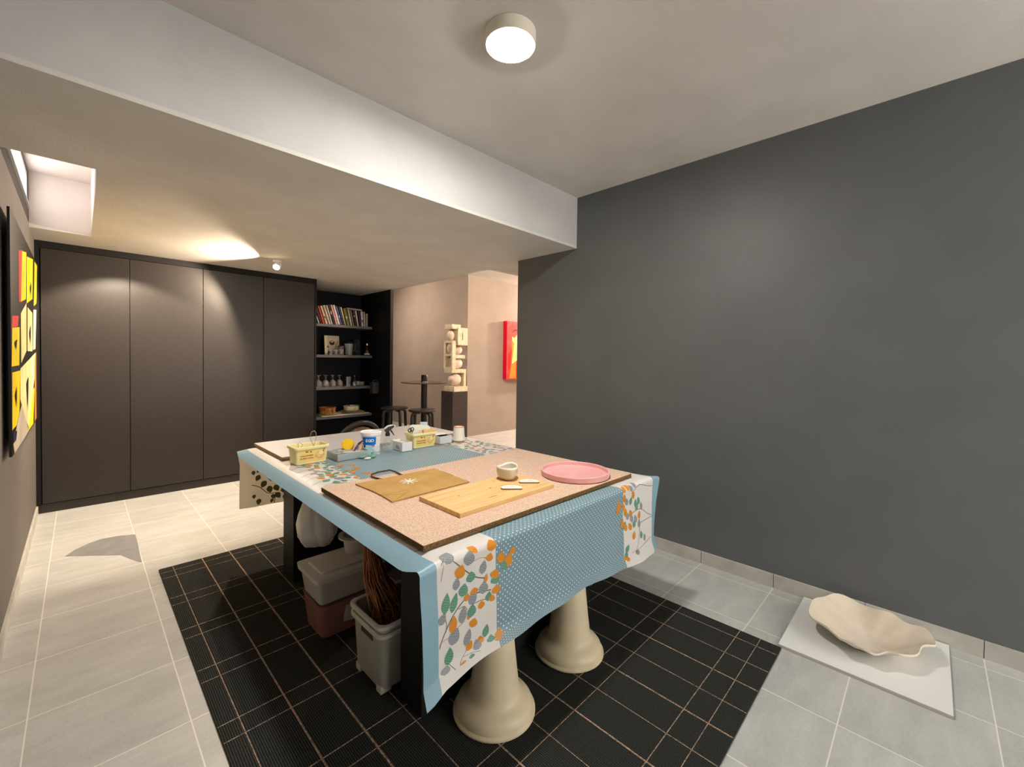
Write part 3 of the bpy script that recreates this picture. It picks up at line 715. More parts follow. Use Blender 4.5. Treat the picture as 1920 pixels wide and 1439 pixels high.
grid = [[cb.bm.verts.new(S(u, v)) for v in vs] for u in us]
for i in range(len(us) - 1):
    for j in range(len(vs) - 1):
        f = cb.bm.faces.new([grid[i][j], grid[i + 1][j], grid[i + 1][j + 1], grid[i][j + 1]]); f.smooth = True
        for l, q in zip(f.loops, ((us[i], vs[j]), (us[i + 1], vs[j]), (us[i + 1], vs[j + 1]), (us[i], vs[j + 1]))): l[uvl].uv = q
        um = (us[i] + us[i + 1]) / 2
        f.material_index = 9 if vs[j] >= VTOP1 + LB * .9 else (1 if um < UB0 or um > UB1 else (2 if UD0 < um < UD1 else 0))
LEAFN = [0]
def leaf(u, v, hu, hv, ang, mi, off=None, side=1):
    """printed leaf: pointed oval, half sizes hu x hv before turning by ang"""
    LEAFN[0] += 1
    off = (.0007 + .00012 * (LEAFN[0] % 6)) if off is None else off
    n = 7; ps = []
    for k in range(n + 1):
        t = k / n; ps.append((math.sin(PI * t ** .8) ** .9, -1 + 2 * t))
    ol = [(w * .92, a) for w, a in ps] + [(-w * .92, a) for w, a in ps[-2:0:-1]]
    ca, sa = math.cos(ang), math.sin(ang)
    tr = lambda w, a: (u + w * hu * ca - a * hv * sa, v + w * hu * sa + a * hv * ca)
    mid = [tr(0, a) for _, a in ps]; Rr = [tr(w * .92, a) for w, a in ps]; Lf = [tr(-w * .92, a) for w, a in ps]
    for k in range(n):
        for A in (Rr, Lf):
            q = [mid[k], A[k], A[k + 1], mid[k + 1]]; q2 = []
            for p_ in q:
                if not q2 or (abs(p_[0] - q2[-1][0]) + abs(p_[1] - q2[-1][1]) > 1e-6): q2.append(p_)
            if abs(q2[0][0] - q2[-1][0]) + abs(q2[0][1] - q2[-1][1]) < 1e-6: q2.pop()
            if len(q2) >= 3:
                if A is Lf: q2 = q2[::-1]
                if side < 0: q2 = q2[::-1]
                cface(q2, mi, off * side)
def vz(z): return z - VB if z < ZT - RR else (LA + (z - ZT + RR) * 1.25)
def stem(pts, w, mi, off=.0005):
    P_ = []
    for (a, b) in zip(pts, pts[1:]):
        for k in range(4): t = k / 4; P_.append((a[0] + (b[0] - a[0]) * t, a[1] + (b[1] - a[1]) * t))
    P_.append(pts[-1])
    # light smoothing
    for _ in range(3): P_ = [P_[0]] + [((p[0] + 2 * q[0] + r[0]) / 4, (p[1] + 2 * q[1] + r[1]) / 4) for p, q, r in zip(P_, P_[1:], P_[2:])] + [P_[-1]]
    for p, q in zip(P_, P_[1:]):
        dx, dy = q[0] - p[0], q[1] - p[1]; l = math.hypot(dx, dy)
        if l < 1e-6: continue
        nx, ny = -dy / l * w / 2, dx / l * w / 2
        cface([(p[0] - nx, p[1] - ny), (q[0] - nx, q[1] - ny), (q[0] + nx, q[1] + ny), (p[0] + nx, p[1] + ny)], mi, off)
LO = [(0.787, 0.786, 0.018, 0.011), (0.839, 0.694, 0.022, 0.019), (0.897, 0.744, 0.02, 0.011), (0.924, 0.784, 0.015, 0.006), (0.975, 0.735, 0.021, 0.018), (0.965, 0.7, 0.016, 0.012), (0.948, 0.636, 0.008, 0.013), (0.896, 0.612, 0.018, 0.01), (0.864, 0.605, 0.012, 0.012), (0.928, 0.554, 0.014, 0.012), (0.895, 0.508, 0.019, 0.013), (0.808, 0.543, 0.016, 0.023), (0.988, 0.636, 0.021, 0.014), (0.992, 0.583, 0.02, 0.013), (0.924, 0.438, 0.015, 0.012), (0.879, 0.44, 0.014, 0.015), (0.997, 0.427, 0.016, 0.021), (0.992, 0.396, 0.016, 0.009), (0.845, 0.385, 0.012, 0.006), (0.973, 0.56, 0.015, 0.01), (0.875, 0.537, 0.009, 0.009), (1.018, 0.683, 0.019, 0.017), (1.053, 0.663, 0.021, 0.021), (1.075, .69, .014, .012)]
LG = [(0.886, 0.776, 0.023, 0.011), (0.883, 0.663, 0.019, 0.016), (0.851, 0.632, 0.02, 0.018), (0.78, 0.618, 0.016, 0.027), (0.812, 0.608, 0.014, 0.026), (0.887, 0.551, 0.019, 0.018), (0.791, 0.452, 0.018, 0.024), (0.948, 0.459, 0.013, 0.019), (0.965, 0.421, 0.017, 0.017), (0.882, 0.386, 0.012, 0.01), (1.03, 0.65, 0.019, 0.013), (0.989, 0.617, 0.02, 0.013), (0.959, 0.571, 0.014, 0.014)]
LAx = [(0.798, 0.751, 0.024, 0.023), (0.877, 0.725, 0.023, 0.021), (0.936, 0.676, 0.015, 0.02), (0.823, 0.662, 0.014, 0.017), (0.937, 0.608, 0.02, 0.018), (0.891, 0.592, 0.019, 0.02), (0.758, 0.577, 0.015, 0.016), (0.848, 0.554, 0.017, 0.023), (0.813, 0.503, 0.024, 0.023), (0.871, 0.471, 0.016, 0.023), (0.909, 0.423, 0.017, 0.022), (0.776, 0.41, 0.019, 0.017), (0.84, 0.779, 0.013, 0.011)]
rl = random.Random(3)
for LL, mi in ((LAx, 5), (LG, 4), (LO, 3)):
    for (u, z, hu, hv) in LL:
        if z > .77: continue
        leaf(max(u, UB0 + hu), vz(z), hu * 1.12, hv * 1.14, rl.uniform(-.75, .1) if hv < hu * 1.3 else rl.uniform(-.45, -.1), mi)
STM = [[(0.725, 0.493), (0.766, 0.519), (0.799, 0.564), (0.833, 0.59), (0.866, 0.604), (0.906, 0.602), (0.97, 0.589)], [(0.727, 0.5), (0.757, 0.509), (0.786, 0.51), (0.811, 0.51)], [(0.766, 0.735), (0.775, 0.742), (0.785, 0.749)], [(0.765, 0.69), (0.775, 0.73), (0.782, 0.755)], [(0.812, 0.735), (0.865, 0.685), (0.906, 0.651), (0.953, 0.634)], [(0.831, 0.381), (0.836, 0.403), (0.869, 0.437)], [(0.812, 0.381), (0.789, 0.431)], [(0.779, 0.532), (0.783, 0.556), (0.769, 0.591)], [(0.895, 0.709), (0.925, 0.711), (0.952, 0.701)], [(0.825, 0.522), (0.858, 0.531)], [(0.828, 0.581), (0.857, 0.581), (0.867, 0.561)], [(0.887, 0.571), (0.933, 0.57), (0.959, 0.561)], [(0.85, 0.412), (0.889, 0.402), (0.92, 0.381)]]
for i, pl in enumerate(STM):
    pl = [(max(a, UB0 + .003), vz(b)) for a, b in pl]
    stem(pl, .0038 if i in (0, 4) else .0022, 7 if i in (1, 3, 8, 9) else 6)
def clear_spot(u, v, used, d):
    return all((u - a) ** 2 + (v - b) ** 2 > d * d for a, b in used)
def scatter(u0, u1, v0, v1, n, d, seed, edge=None, side=1, mats=(3, 4, 5, 5, 4), size=(.022, .030)):
    r = random.Random(seed); used = []
    for _ in range(n * 30):
        if len(used) >= n: break
        u = r.uniform(u0, u1); v = r.uniform(v0, v1)
        if not clear_spot(u, v, used, d): continue
        used.append((u, v)); s = r.uniform(*size)
        leaf(u, v, s * r.uniform(.5, .75), s, r.uniform(-1.2, 1.2), mats[r.randrange(len(mats))] if side > 0 else 8, side=side, off=None if side > 0 else .0022)
    return used
# right hand leaf band of the front drop
LR = [(1.852, .742, 3), (1.85, .70, 3), (1.80, .68, 3), (1.79, .655, 3), (1.84, .66, 3), (1.87, .68, 5), (1.885, .745, 3), (1.915, .735, 5), (1.935, .70, 3), (1.91, .675, 4), (1.875, .61, 5), (1.905, .615, 3), (1.91, .59, 5), (1.955, .655, 4), (1.985, .66, 4), (1.965, .635, 4), (2.01, .63, 5), (1.86, .63, 3), (1.83, .585, 3), (1.848, .57, 4), (1.855, .56, 3), (1.893, .555, 3), (1.93, .56, 4), (1.945, .58, 5), (1.975, .55, 5), (1.985, .59, 3), (1.92, .505, 3), (1.99, .49, 4), (2.03, .465, 5), (1.865, .455, 4), (1.855, .425, 4), (1.845, .405, 3), (1.86, .39, 3), (1.95, .405, 5), (1.95, .745, 5)]
for (u, z, mi) in LR: leaf(u, vz(z), .0155, .021, rl.uniform(-.7, .5), mi)
for pl in ([(2.14, .705), (2.08, .715), (2.0, .738), (1.96, .728), (1.92, .71)], [(2.14, .55), (2.08, .57), (2.03, .605), (1.98, .622), (1.9, .61)], [(2.14, .545), (2.05, .548), (1.97, .55)], [(2.12, .44), (2.03, .43), (1.9, .42)], [(1.99, .6), (1.975, .5), (1.93, .4)]):
    stem([(a, vz(b)) for a, b in pl], .003, 6)
# leaf bands on the top
yv = lambda y: VTOP0 + (y - YF - RR)
scatter(UB0 + .09, UD0 + .0, yv(1.985), yv(2.5), 48, .039, 11)
scatter(UB0 + .09, UD0, yv(2.5), yv(2.72), 9, .045, 12)
scatter(UD0 + .01, UD0 + .09, yv(2.0), yv(2.55), 9, .05, 13, mats=(3, 3, 3, 4))
scatter(UD1 + .01, UB1 - .05, yv(1.985), yv(2.7), 64, .041, 14)
scatter(UD1 - .06, UD1 + .01, yv(2.0), yv(2.6), 6, .06, 15, mats=(3, 3, 4))
for k in range(7):
    y = 2.02 + .085 * k
    stem([(UB0 + .02, yv(y)), (UB0 + .09, yv(y + .05)), (UB0 + .15, yv(y + .055)), (UB0 + .2, yv(y + .03))], .003, 6 if k % 2 else 7)
for y in (1.16, 1.30, 1.44, 1.62, 1.80):
    stem([(UB0 + .002, yv(y + .01)), (UB0 + .025, yv(y - .004)), (UB0 + .05, yv(y - .002))], .003, 6)
# leaves on the reverse of the far drop
for (u, dz, s) in [(0.833, 0.195, 0.02), (0.915, 0.208, 0.021), (0.869, 0.245, 0.023), (0.908, 0.289, 0.023), (0.95, 0.285, 0.022), (0.838, 0.363, 0.019), (0.959, 0.339, 0.022), (1.002, 0.36, 0.016), (0.806, 0.155, 0.014), (0.809, 0.321, 0.013), (0.855, 0.123, 0.02), (0.957, 0.247, 0.018), (0.92, 0.372, 0.013), (0.99, 0.309, 0.016), (0.833, 0.149, 0.01), (1.054, 0.365, 0.019), (0.929, 0.343, 0.016)]:
    leaf(u - .035, VTOP1 + LB + dz * .97, s * .95, s * 1.15, rl.uniform(-.6, .6), 8, off=.0022, side=-1)
for pl in ([(.76, .05), (.80, .1), (.88, .15)], [(.76, .23), (.81, .25), (.86, .31), (.91, .31)], [(.9, .38), (.91, .31)], [(.83, .16), (.9, .12)]):
    stem([(a, VTOP1 + LB + b) for a, b in pl], .005, 8, off=-.0021)
cloth = cb.build('tablecloth', M_CL, None, keepn=True)
tag(cloth, 'blue and white oilcloth with leaf bands and dots draped over the work table', 'tablecloth')

# ------------------------------------------------------------------ boards on the table
ZB = ZT + .0035
M_CHIP = mat('raw_chipboard_face', (226, 199, 178), .8, .15, rgb2=(196, 164, 140), vscale=170, detail=6, bump=.08, bscale=260)
M_CHIPE = mat('chipboard_edge', (132, 104, 66), .85, .1, rgb2=(96, 74, 46), vscale=150)
cbd = thing('chipboard_sheet', 'large pinkish brown chipboard sheet on the near half of the table', 'board', (1.42, 1.54, ZB))
MB().box(-.655, .63, -.418, .418, 0, .018).build('board_core', M_CHIPE, cbd)
MB().box(-.655, .63, -.418, .418, .018, .0195).build('board_face', M_CHIP, cbd)
cbd.rotation_euler = (0, 0, -.012)
ZM = ZB + .0198
wb = thing('white_board', 'large white laminated board lying across the far table end', 'board', (1.5, 2.985, ZB))
MB().box(-.665, .65, -.27, .3, 0, .0165).build('board_core', mat('brown_board_core', (158, 132, 110), .8, .1), wb)
MB().box(-.665, .65, -.27, .3, .0165, .0185).build('board_face', mat('white_laminate', (206, 206, 208), .35, .45), wb)
ZW = ZB + .0188
# plywood board
M_PLY = mat('light_pine_wood', (238, 200, 144), .5, .3, rgb2=(220, 176, 118), vscale=5, stretch=(.8, 14, 3), detail=6)
pb = thing('pine_board', 'light pine board with small knots on the chipboard sheet', 'board', (1.265, 1.37, ZM))
kn = MB(); kn.box(-.275, .28, -.136, .136, 0, .0175, bev=.0008)
for (kx, ky, r1, r2) in ((.02, .02, .008, .0035), (.16, .05, .005, .003), (-.15, .03, .007, .003), (-.05, -.075, .03, .002), (.21, -.02, .005, .003), (.10, .085, .004, .003)):
    kn.face([(kx + r1 * math.cos(t), ky + r2 * math.sin(t), .0178) for t in [2 * PI * k / 14 for k in range(14)]], 1)
kn.build('board', [M_PLY, mat('knot_brown', (120, 76, 38), .6, .2)], pb)
ZP = ZM + .0178
# kraft bag
kb = thing('paper_bag', 'flat brown kraft paper bag with white star print and cord handle', 'bag', (1.12, 1.74, ZM))
M_KR = mat('kraft_paper', (196, 158, 98), .7, .2, rgb2=(184, 144, 86), vscale=9)
kp = [(-.222, .155), (-.1, .15), (.0, .145), (.1, .142), (.21, .138), (.2, .0), (.186, -.18), (-.02, -.18), (-.228, -.181), (-.218, -.09), (-.215, -.0)]
cr = MB(); cr.prism(kp, .001, .0065)
def strip(b, p, q, w, z0, z1, mi=0):
    d = Vector((q[0] - p[0], q[1] - p[1], 0)); d.normalize(); n = Vector((-d.y, d.x, 0)) * w / 2
    b.face([(p[0] - n.x, p[1] - n.y, z0), (q[0] - n.x, q[1] - n.y, z0), (q[0] + n.x, q[1] + n.y, z1), (p[0] + n.x, p[1] + n.y, z1)], mi)
for p, q in (((-.215, -.09), (-.13, -.13)), ((-.215, -.088), (-.09, -.09)), ((.195, -.05), (.13, .0)), ((.198, -.04), (.205, .07)), ((-.2, -.17), (-.1, -.11))): strip(cr, p, q, .0025, .0068, .0068, 1)
cr.build('bag_body', [M_KR, mat('kraft_crease', (134, 98, 50), .8, .1)], kb)
stg = MB()
for k in range(5):
    a = .25 + k * PI / 5
    strip(stg, (-.02 - .045 * math.cos(a), .02 - .045 * math.sin(a)), (-.02 + .045 * math.cos(a), .02 + .045 * math.sin(a)), .006, .007 + .0002 * k, .007 + .0002 * k)
stg.build('star_print', mat('white_print', (244, 238, 224), .6, .2), kb)
kb.rotation_euler = (0, 0, .01)
MB().tube([(-.095, .14, .004), (-.11, .215, .006), (-.10, .232, .012), (-.06, .236, .016), (-.0, .232, .016), (.02, .215, .008), (.018, .14, .004)], .0042, 8).build('cord_handle', mat('brown_cord', (86, 66, 50), .8, .2), kb, smooth=60)
# pinch bowl
M_CLAY = mat('white_glaze_over_clay', (214, 204, 186), .4, .4, rgb2=(198, 180, 154), vscale=10); M_RIMW = mat('white_rim_glaze', (240, 236, 222), .35, .4)
def wob(a, s=1): return s * (.004 * math.sin(2 * a + .5) + .003 * math.sin(3 * a + 1))
pbw = thing('pinch_bowl', 'small hand pinched clay bowl with white rim on the pine board', 'bowl', (1.45, 1.445, ZP))
def bowl(profile, m, name, parent, n=56, w=0, zw=0):
    b = MB(); R = []
    for (r, z) in profile:
        R.append([b.bm.verts.new((0, 0, z))] if r < 1e-6 else [b.bm.verts.new(((r + wob(2 * PI * k / n, w)) * math.cos(2 * PI * k / n), (r + wob(2 * PI * k / n, w)) * math.sin(2 * PI * k / n), z + zw * (z > .03) * (.003 * math.sin(2 * PI * k / n * 2 + .8) + .002 * math.sin(2 * PI * k / n * 3)))) for k in range(n)])
    for A, B in zip(R, R[1:]):
        for k in range(n):
            if len(A) == 1: b.face([A[0], B[(k + 1) % n], B[k]])
            elif len(B) == 1: b.face([A[k], A[(k + 1) % n], B[0]])
            else: b.face([A[k], A[(k + 1) % n], B[(k + 1) % n], B[k]])
    return b.build(name, m, parent, smooth=60)
bowl([(0, .001), (.028, .0005), (.04, .005), (.0515, .022), (.0555, .04), (.0545, .056)], M_CLAY, 'bowl_outside', pbw, w=1, zw=1)
bowl([(.0546, .054), (.0548, .060), (.052, .0625), (.0485, .060), (.047, .054)], M_RIMW, 'rim', pbw, w=1, zw=1)
bowl([(.047, .056), (.048, .04), (.044, .02), (.03, .009), (0, .007)], mat('white_glaze_inside', (222, 214, 200), .4, .4), 'bowl_inside', pbw, w=1, zw=1)
# pink tray
tr = MB(); n = 72; prf = [(0, .003), (.95, .002), (1.0, .004), (1.01, .016), (1.012, .028), (.985, .030), (.965, .027), (.955, .011), (.93, .008), (0, .008)]
tr.lathe([(r * .174, z) for r, z in prf], n, cap=False)
o = tr.build('oval_tray', mat('pink_clay', (234, 178, 176), .55, .25, rgb2=(226, 166, 166), vscale=12), None, smooth=40); o.location = (1.80, 1.302, ZM)
tag(o, 'round pink clay tray with raised rim on the chipboard', 'tray')
# two white half-round tags with black marks
M_TAG = mat('white_card_tag', (240, 238, 228), .6, .3); M_TAGE = mat('tag_dark_edge', (128, 110, 84), .7, .2); M_INK = mat('ink_grey', (70, 80, 76), .6, .2)
def tagp(x, y, rz, label):
    t = thing('clay_tag', label, 'tag', (x, y, ZP), rz, 'white tags on the pine board')
    ol = [(-.042, -.012), (.04, -.014), (.048, -.008), (.044, .008), (.028, .026), (.006, .034), (-.018, .032), (-.038, .018), (-.048, 0)]
    MB().prism(ol, .0005, .005).build('tag_edge', M_TAGE, t); MB().prism([(a * .985, b * .985) for a, b in ol], .005, .0075).build('tag_face', M_TAG, t)
    k = MB()
    for p, q in (((-.026, .018), (-.016, .02)), ((-.02, .004), (-.008, .006)), ((-.004, .006), (.004, .003)), ((.008, .01), (.022, .006)), ((-.03, .006), (-.024, .002)), ((.0, .02), (.012, .018))): strip(k, p, q, .003, .0078, .0078)
    k.build('ink_marks', M_INK, t)
tagp(1.345, 1.315, -.72, 'white tag with dark marks nearer the front edge of the pine board')
tagp(1.475, 1.328, -.70, 'white tag with dark marks between the small bowl and board corner')

# ------------------------------------------------------------------ things on the far half of the table
M_TUB = mat('pale_yellow_tub_plastic', (246, 236, 178), .35, .4); M_TUBL = mat('yellow_tub_print', (244, 216, 136), .4, .3); M_BRN = mat('brown_print', (150, 92, 48), .5, .2); M_WAF = mat('waffle_print', (226, 168, 104), .5, .2, rgb2=(244, 212, 150), vscale=70)
def tub(x, y, z, rz, label, words=True):
    t = thing('ice_cream_tub', label, 'tub', (x, y, z), rz, 'yellow ice cream tubs on the table')
    MB().taper(.172, .105, .186, .120, .0005, .098, r=.016, open_top=True, th=.003).build('tub_body', M_TUB, t, smooth=35)
    r_ = MB()
    n0 = MB(); n0.bm.free()
    rim_ = MB()
    def rr(w, d, z_, rad=.02):
        pts = []
        for (sx, sy, a0) in ((1, 1, 0), (-1, 1, PI / 2), (-1, -1, PI), (1, -1, 1.5 * PI)):
            for k in range(5):
                a = a0 + PI / 2 * k / 4; pts.append((sx * (w / 2 - rad) + rad * math.cos(a), sy * (d / 2 - rad) + rad * math.sin(a), z_))
        return pts
    loops = [[rim_.bm.verts.new(p) for p in rr(*q)] for q in ((.187, .121, .086), (.2, .134, .087), (.201, .135, .098), (.196, .13, .101), (.184, .118, .100), (.181, .115, .09))]
    for A, B in zip(loops, loops[1:]):
        for k in range(20): rim_.face([A[k], A[(k + 1) % 20], B[(k + 1) % 20], B[k]])
    rim_.build('rim', M_TUB, t, smooth=40); r_.bm.free()
    # printed front: follows the slanted wall
    fy = lambda z_: -.0525 - .0075 * (z_ / .098) - .0006
    f = MB(); f.face([(-.072, fy(.01), .01), (.074, fy(.01), .01), (.078, fy(.082), .082), (-.076, fy(.082), .082)], 0)
    d = lambda dx, z_, rx, rz_, mi, e: f.face([(dx + rx * math.cos(q), fy(z_ + rz_ * math.sin(q)) - e, z_ + rz_ * math.sin(q)) for q in [2 * PI * k / 24 for k in range(24)]], mi)
    d(.042, .044, .027, .022, 2, .0003); d(.05, .056, .014, .011, 3, .0006); d(-.03, .07, .009, .004, 1, .0004); d(-.008, .068, .006, .004, 1, .0004)
    f.face([(.058, fy(.062) - .0009, .062), (.064, fy(.06) - .0009, .06), (.070, fy(.08) - .0009, .08), (.066, fy(.081) - .0009, .081)], 1)
    pf_ = f.build('printed_front', [M_TUBL, M_BRN, M_WAF, M_TUB], t)
    sl_ = math.atan(.0075 / .098)
    for i, wtxt in enumerate(('VANILLE BOURBON', 'BOURBON VANILLE')):
        zz = .044 - .0145 * i
        text('lettering', wtxt, .0105, M_BRN, pf_, (-.066, fy(zz) - .0004, zz), (PI / 2 + sl_, 0, 0), .0002, .0003, squash=.78)
    return t
tA = tub(.937, 2.585, ZB, .02, 'pale yellow lettered ice cream tub with wire loops at the left')
tB = tub(1.675, 2.535, ZB, -.02, 'pale yellow lettered ice cream tub holding scissors and white lid')
M_WIRE = mat('steel_wire', (170, 164, 150), .3, .5, metal=.8)
lt = thing('loop_tool', 'wire loop clay tool standing up in the left yellow tub', 'tool', (.97, 2.60, ZB + .02))
MB().tube([(0, 0, -.01), (.004, 0, .07)], .004, 8).build('handle', mat('tool_wood', (196, 150, 96), .5, .3), lt, smooth=60)
MB().tube([(.004 + .0 + .0, 0, .068), (-.012, .003, .10), (-.016, .004, .125), (-.008, .005, .15), (.008, .005, .154), (.018, .004, .14), (.018, .003, .115), (.006, 0, .072)], .0016, 8).build('wire_loop', M_WIRE, lt, smooth=60)
lt2 = thing('ribbon_tool', 'small pointed wire tool in the left corner of the left tub', 'tool', (.885, 2.58, ZB + .02))
MB().tube([(0, 0, -.01), (0, 0, .06)], .004, 8).build('handle', mat('tool_wood_dark', (150, 110, 70), .5, .3), lt2, smooth=60)
MB().tube([(-.002, 0, .058), (-.008, 0, .092), (-.002, 0, .1), (.02, 0, .085), (.004, 0, .06)], .0016, 8).build('wire_loop', M_WIRE, lt2, smooth=60)
# clear shallow box with tools
cbx = thing('clear_tray', 'low clear plastic box of small tools beside the left yellow tub', 'box', (1.155, 2.545, ZB))
MB().taper(.19, .15, .196, .156, .0005, .042, r=.006, open_top=True, th=.002).build('box_body', clear('frosted_clear_plastic', (196, 206, 208), .55, .25), cbx, smooth=35)
MB().box(-.09, .09, -.07, .07, .003, .030).build('liner', mat('grey_blue_liner', (150, 168, 178), .6, .2), cbx)
rr = random.Random(5)
for i in range(9):
    x, y = 1.085 + rr.random() * .12, 2.50 + rr.random() * .085
    a = rr.uniform(-.3, .3); ln = rr.uniform(.05, .075)
    o = MB().tube([(-ln, 0, 0), (-ln * .3, .002, 0), (ln, 0, 0)], [.0028, .004, .003], 8).build('modelling_tool', mat('tool_%d' % i, rr.choice([(214, 206, 190), (180, 176, 168), (226, 220, 206), (160, 140, 110)]), .5, .3), None, smooth=60)
    o.location = (1.155 + rr.uniform(-.012, .012), 2.49 + .0125 * i, ZB + .0345 + .0033 * (i % 3)); o.rotation_euler = (0, 0, a)
    tag(o, 'small pale stick tool lying in the clear plastic box', 'tool', 'stick tools in the clear box')
sp_ = MB().lathe([(0, 0), (.034, .001), (.037, .008), (.034, .02), (0, .022)], 32).build('sponge', mat('yellow_sponge', (246, 200, 48), .9, .1, bump=.4, bscale=180), None, smooth=50)
sp_.location = (1.172, 2.58, ZB + .068); sp_.rotation_euler = (1.2, 0, -.42); tag(sp_, 'round bright yellow sponge propped up in the clear box', 'sponge')
pk = thing('purple_tool', 'purple tipped knife tool leaning from sponge to paint bucket', 'tool', (1.205, 2.52, ZB + .03))
MB().tube([(-.03, -.005, .0), (.01, 0, .05)], .005, 10).build('handle', mat('purple_grip', (92, 44, 120), .4, .4), pk, smooth=60)
MB().tube([(.008, 0, .048), (.03, .003, .06), (.052, .005, .062)], [.007, .0045, .002], 10).build('tip', mat('dark_purple', (58, 34, 74), .4, .4), pk, smooth=60)
for (x0, x1, c_, lb) in ((1.175, 1.215, (224, 206, 176), 'cream flat wooden rib leaning in the clear box'), (1.21, 1.245, (216, 186, 140), 'tan flat wooden rib leaning beside the blue card')):
    o = MB().box(-.011, .011, -.0025, .0025, 0, .085, bev=.001).build('clay_rib', mat('rib_' + lb[:4], c_, .5, .3), None)
    o.location = (x0, 2.515, ZB + .014); o.rotation_euler = (-.1, .5, .4); tag(o, lb, 'tool')
o = MB().box(-.02, .02, -.001, .001, 0, .06).build('blue_card', mat('pale_teal_card', (166, 206, 210), .5, .3), None); o.location = (1.262, 2.50, ZB + .0005); o.rotation_euler = (-.12, .15, -.55)
o.location.z = ZB + .004; tag(o, 'pale teal card standing against the white paint bucket', 'card')
for (gx, gy, gs, lb) in ((1.205, 2.472, .02, 'green clay scrap left of the clear cup'), (1.262, 2.448, .022, 'green clay scrap nearest the clear cup')):
    o = MB().ball((0, 0, .008), gs, 1, .75, .38).build('clay_scrap', mat('green_scrap_' + lb[-4:], (112, 176, 150), .6, .3), None, smooth=60)
    o.location = (gx, gy - .02, ZB); tag(o, lb, 'scrap')
o = MB().ball((0, 0, .007), .018, 1.2, .6, .36).build('clay_scrap', mat('white_scrap', (226, 224, 216), .6, .3), None, smooth=60); o.location = (1.215, 2.405, ZB); tag(o, 'white scrap lying before the clear box and green scraps', 'scrap')
# white paint bucket with blue label
bu = thing('paint_bucket', 'white paint bucket with blue lettered label on the table', 'bucket', (1.345, 2.62, ZB))
BR = .062
MB().lathe([(BR * .88, .0005), (BR * .89, .004), (BR, .118), (BR * .97, .118), (BR * .85, .006), (0, .006)], 48, cap=False).build('bucket_body', mat('white_bucket_plastic', (242, 242, 240), .35, .4), bu, smooth=40)
MB().lathe([(BR * .99, .108), (BR * 1.07, .109), (BR * 1.07, .118), (BR * 1.09, .119), (BR * 1.09, .128), (BR * 1.02, .131), (BR * .96, .126), (0, .124)], 48, cap=False).build('lid', mat('white_lid_plastic', (248, 246, 246), .35, .4), bu, smooth=40)
rad = lambda z_: BR * (.885 + .115 * z_ / .118)
def wrap(a0, a1, z0, z1, m, name, e=.0006):
    b = MB(); n_ = 16
    for k in range(n_):
        A0 = a0 + (a1 - a0) * k / n_; A1 = a0 + (a1 - a0) * (k + 1) / n_
        b.face([((rad(z_) + e) * math.cos(A), (rad(z_) + e) * math.sin(A), z_) for A, z_ in ((A0, z0), (A1, z0), (A1, z1), (A0, z1))])
    return b.build(name, m, bu, smooth=60)
AC = math.radians(-128)
lab_ = wrap(AC - .75, AC + .75, .05, .1, mat('blue_label', (20, 116, 214), .4, .3), 'label')
lst_ = wrap(AC - .62, AC + .60, .033, .049, mat('navy_label_strip', (30, 66, 150), .4, .3), 'label_strip')
def around(body, size, z_, m, name, step, a_mid, par):
    n_ = len(body)
    for i, chx in enumerate(body):
        a = a_mid + (i - (n_ - 1) / 2) * step
        text(name, chx, size, m, par, ((rad(z_) + .0014) * math.cos(a), (rad(z_) + .0014) * math.sin(a), z_), (PI / 2, 0, a + PI / 2), .0003, .0006, 'CENTER')
M_LW = mat('white_lettering', (245, 248, 250), .5, .2)
around('EGO', .026, .068, M_LW, 'lettering', .3, AC + .05, lab_)
around('isolbac', .015, .0365, M_LW, 'lettering', .135, AC + .05, lst_)
for k in (-.25, .12):
    a = AC + k; b = MB(); R_ = rad(.018) + .0009
    cx, cy = R_ * math.cos(a), R_ * math.sin(a); tx, ty = -math.sin(a), math.cos(a)
    for r0, r1, e in ((.0, .004, .0), (.0065, .0095, .0)):
        for q in range(20):
            t0, t1 = 2 * PI * q / 20, 2 * PI * (q + 1) / 20
            b.face([(cx + tx * r * math.cos(t), cy + ty * r * math.cos(t), .018 + r * math.sin(t)) for r, t in ((r0, t0), (r1, t0), (r1, t1), (r0, t1))] if r0 > 0 else [(cx, cy, .018)] + [(cx + tx * r1 * math.cos(t), cy + ty * r1 * math.cos(t), .018 + r1 * math.sin(t)) for t in (t0, t1)])
    b.build('round_symbol', mat('symbol_grey', (120, 132, 138), .5, .2), bu)
# clear cup before bucket
o = MB().lathe([(0, .002), (.022, .0005), (.027, .05), (.026, .05), (.021, .004), (0, .004)], 28, cap=False).build('clear_cup', clear('clear_cup_plastic', (230, 240, 242), .2, .05), None, smooth=40)
o.location = (1.322, 2.50, ZB); tag(o, 'small clear plastic cup in front of the paint bucket', 'cup')
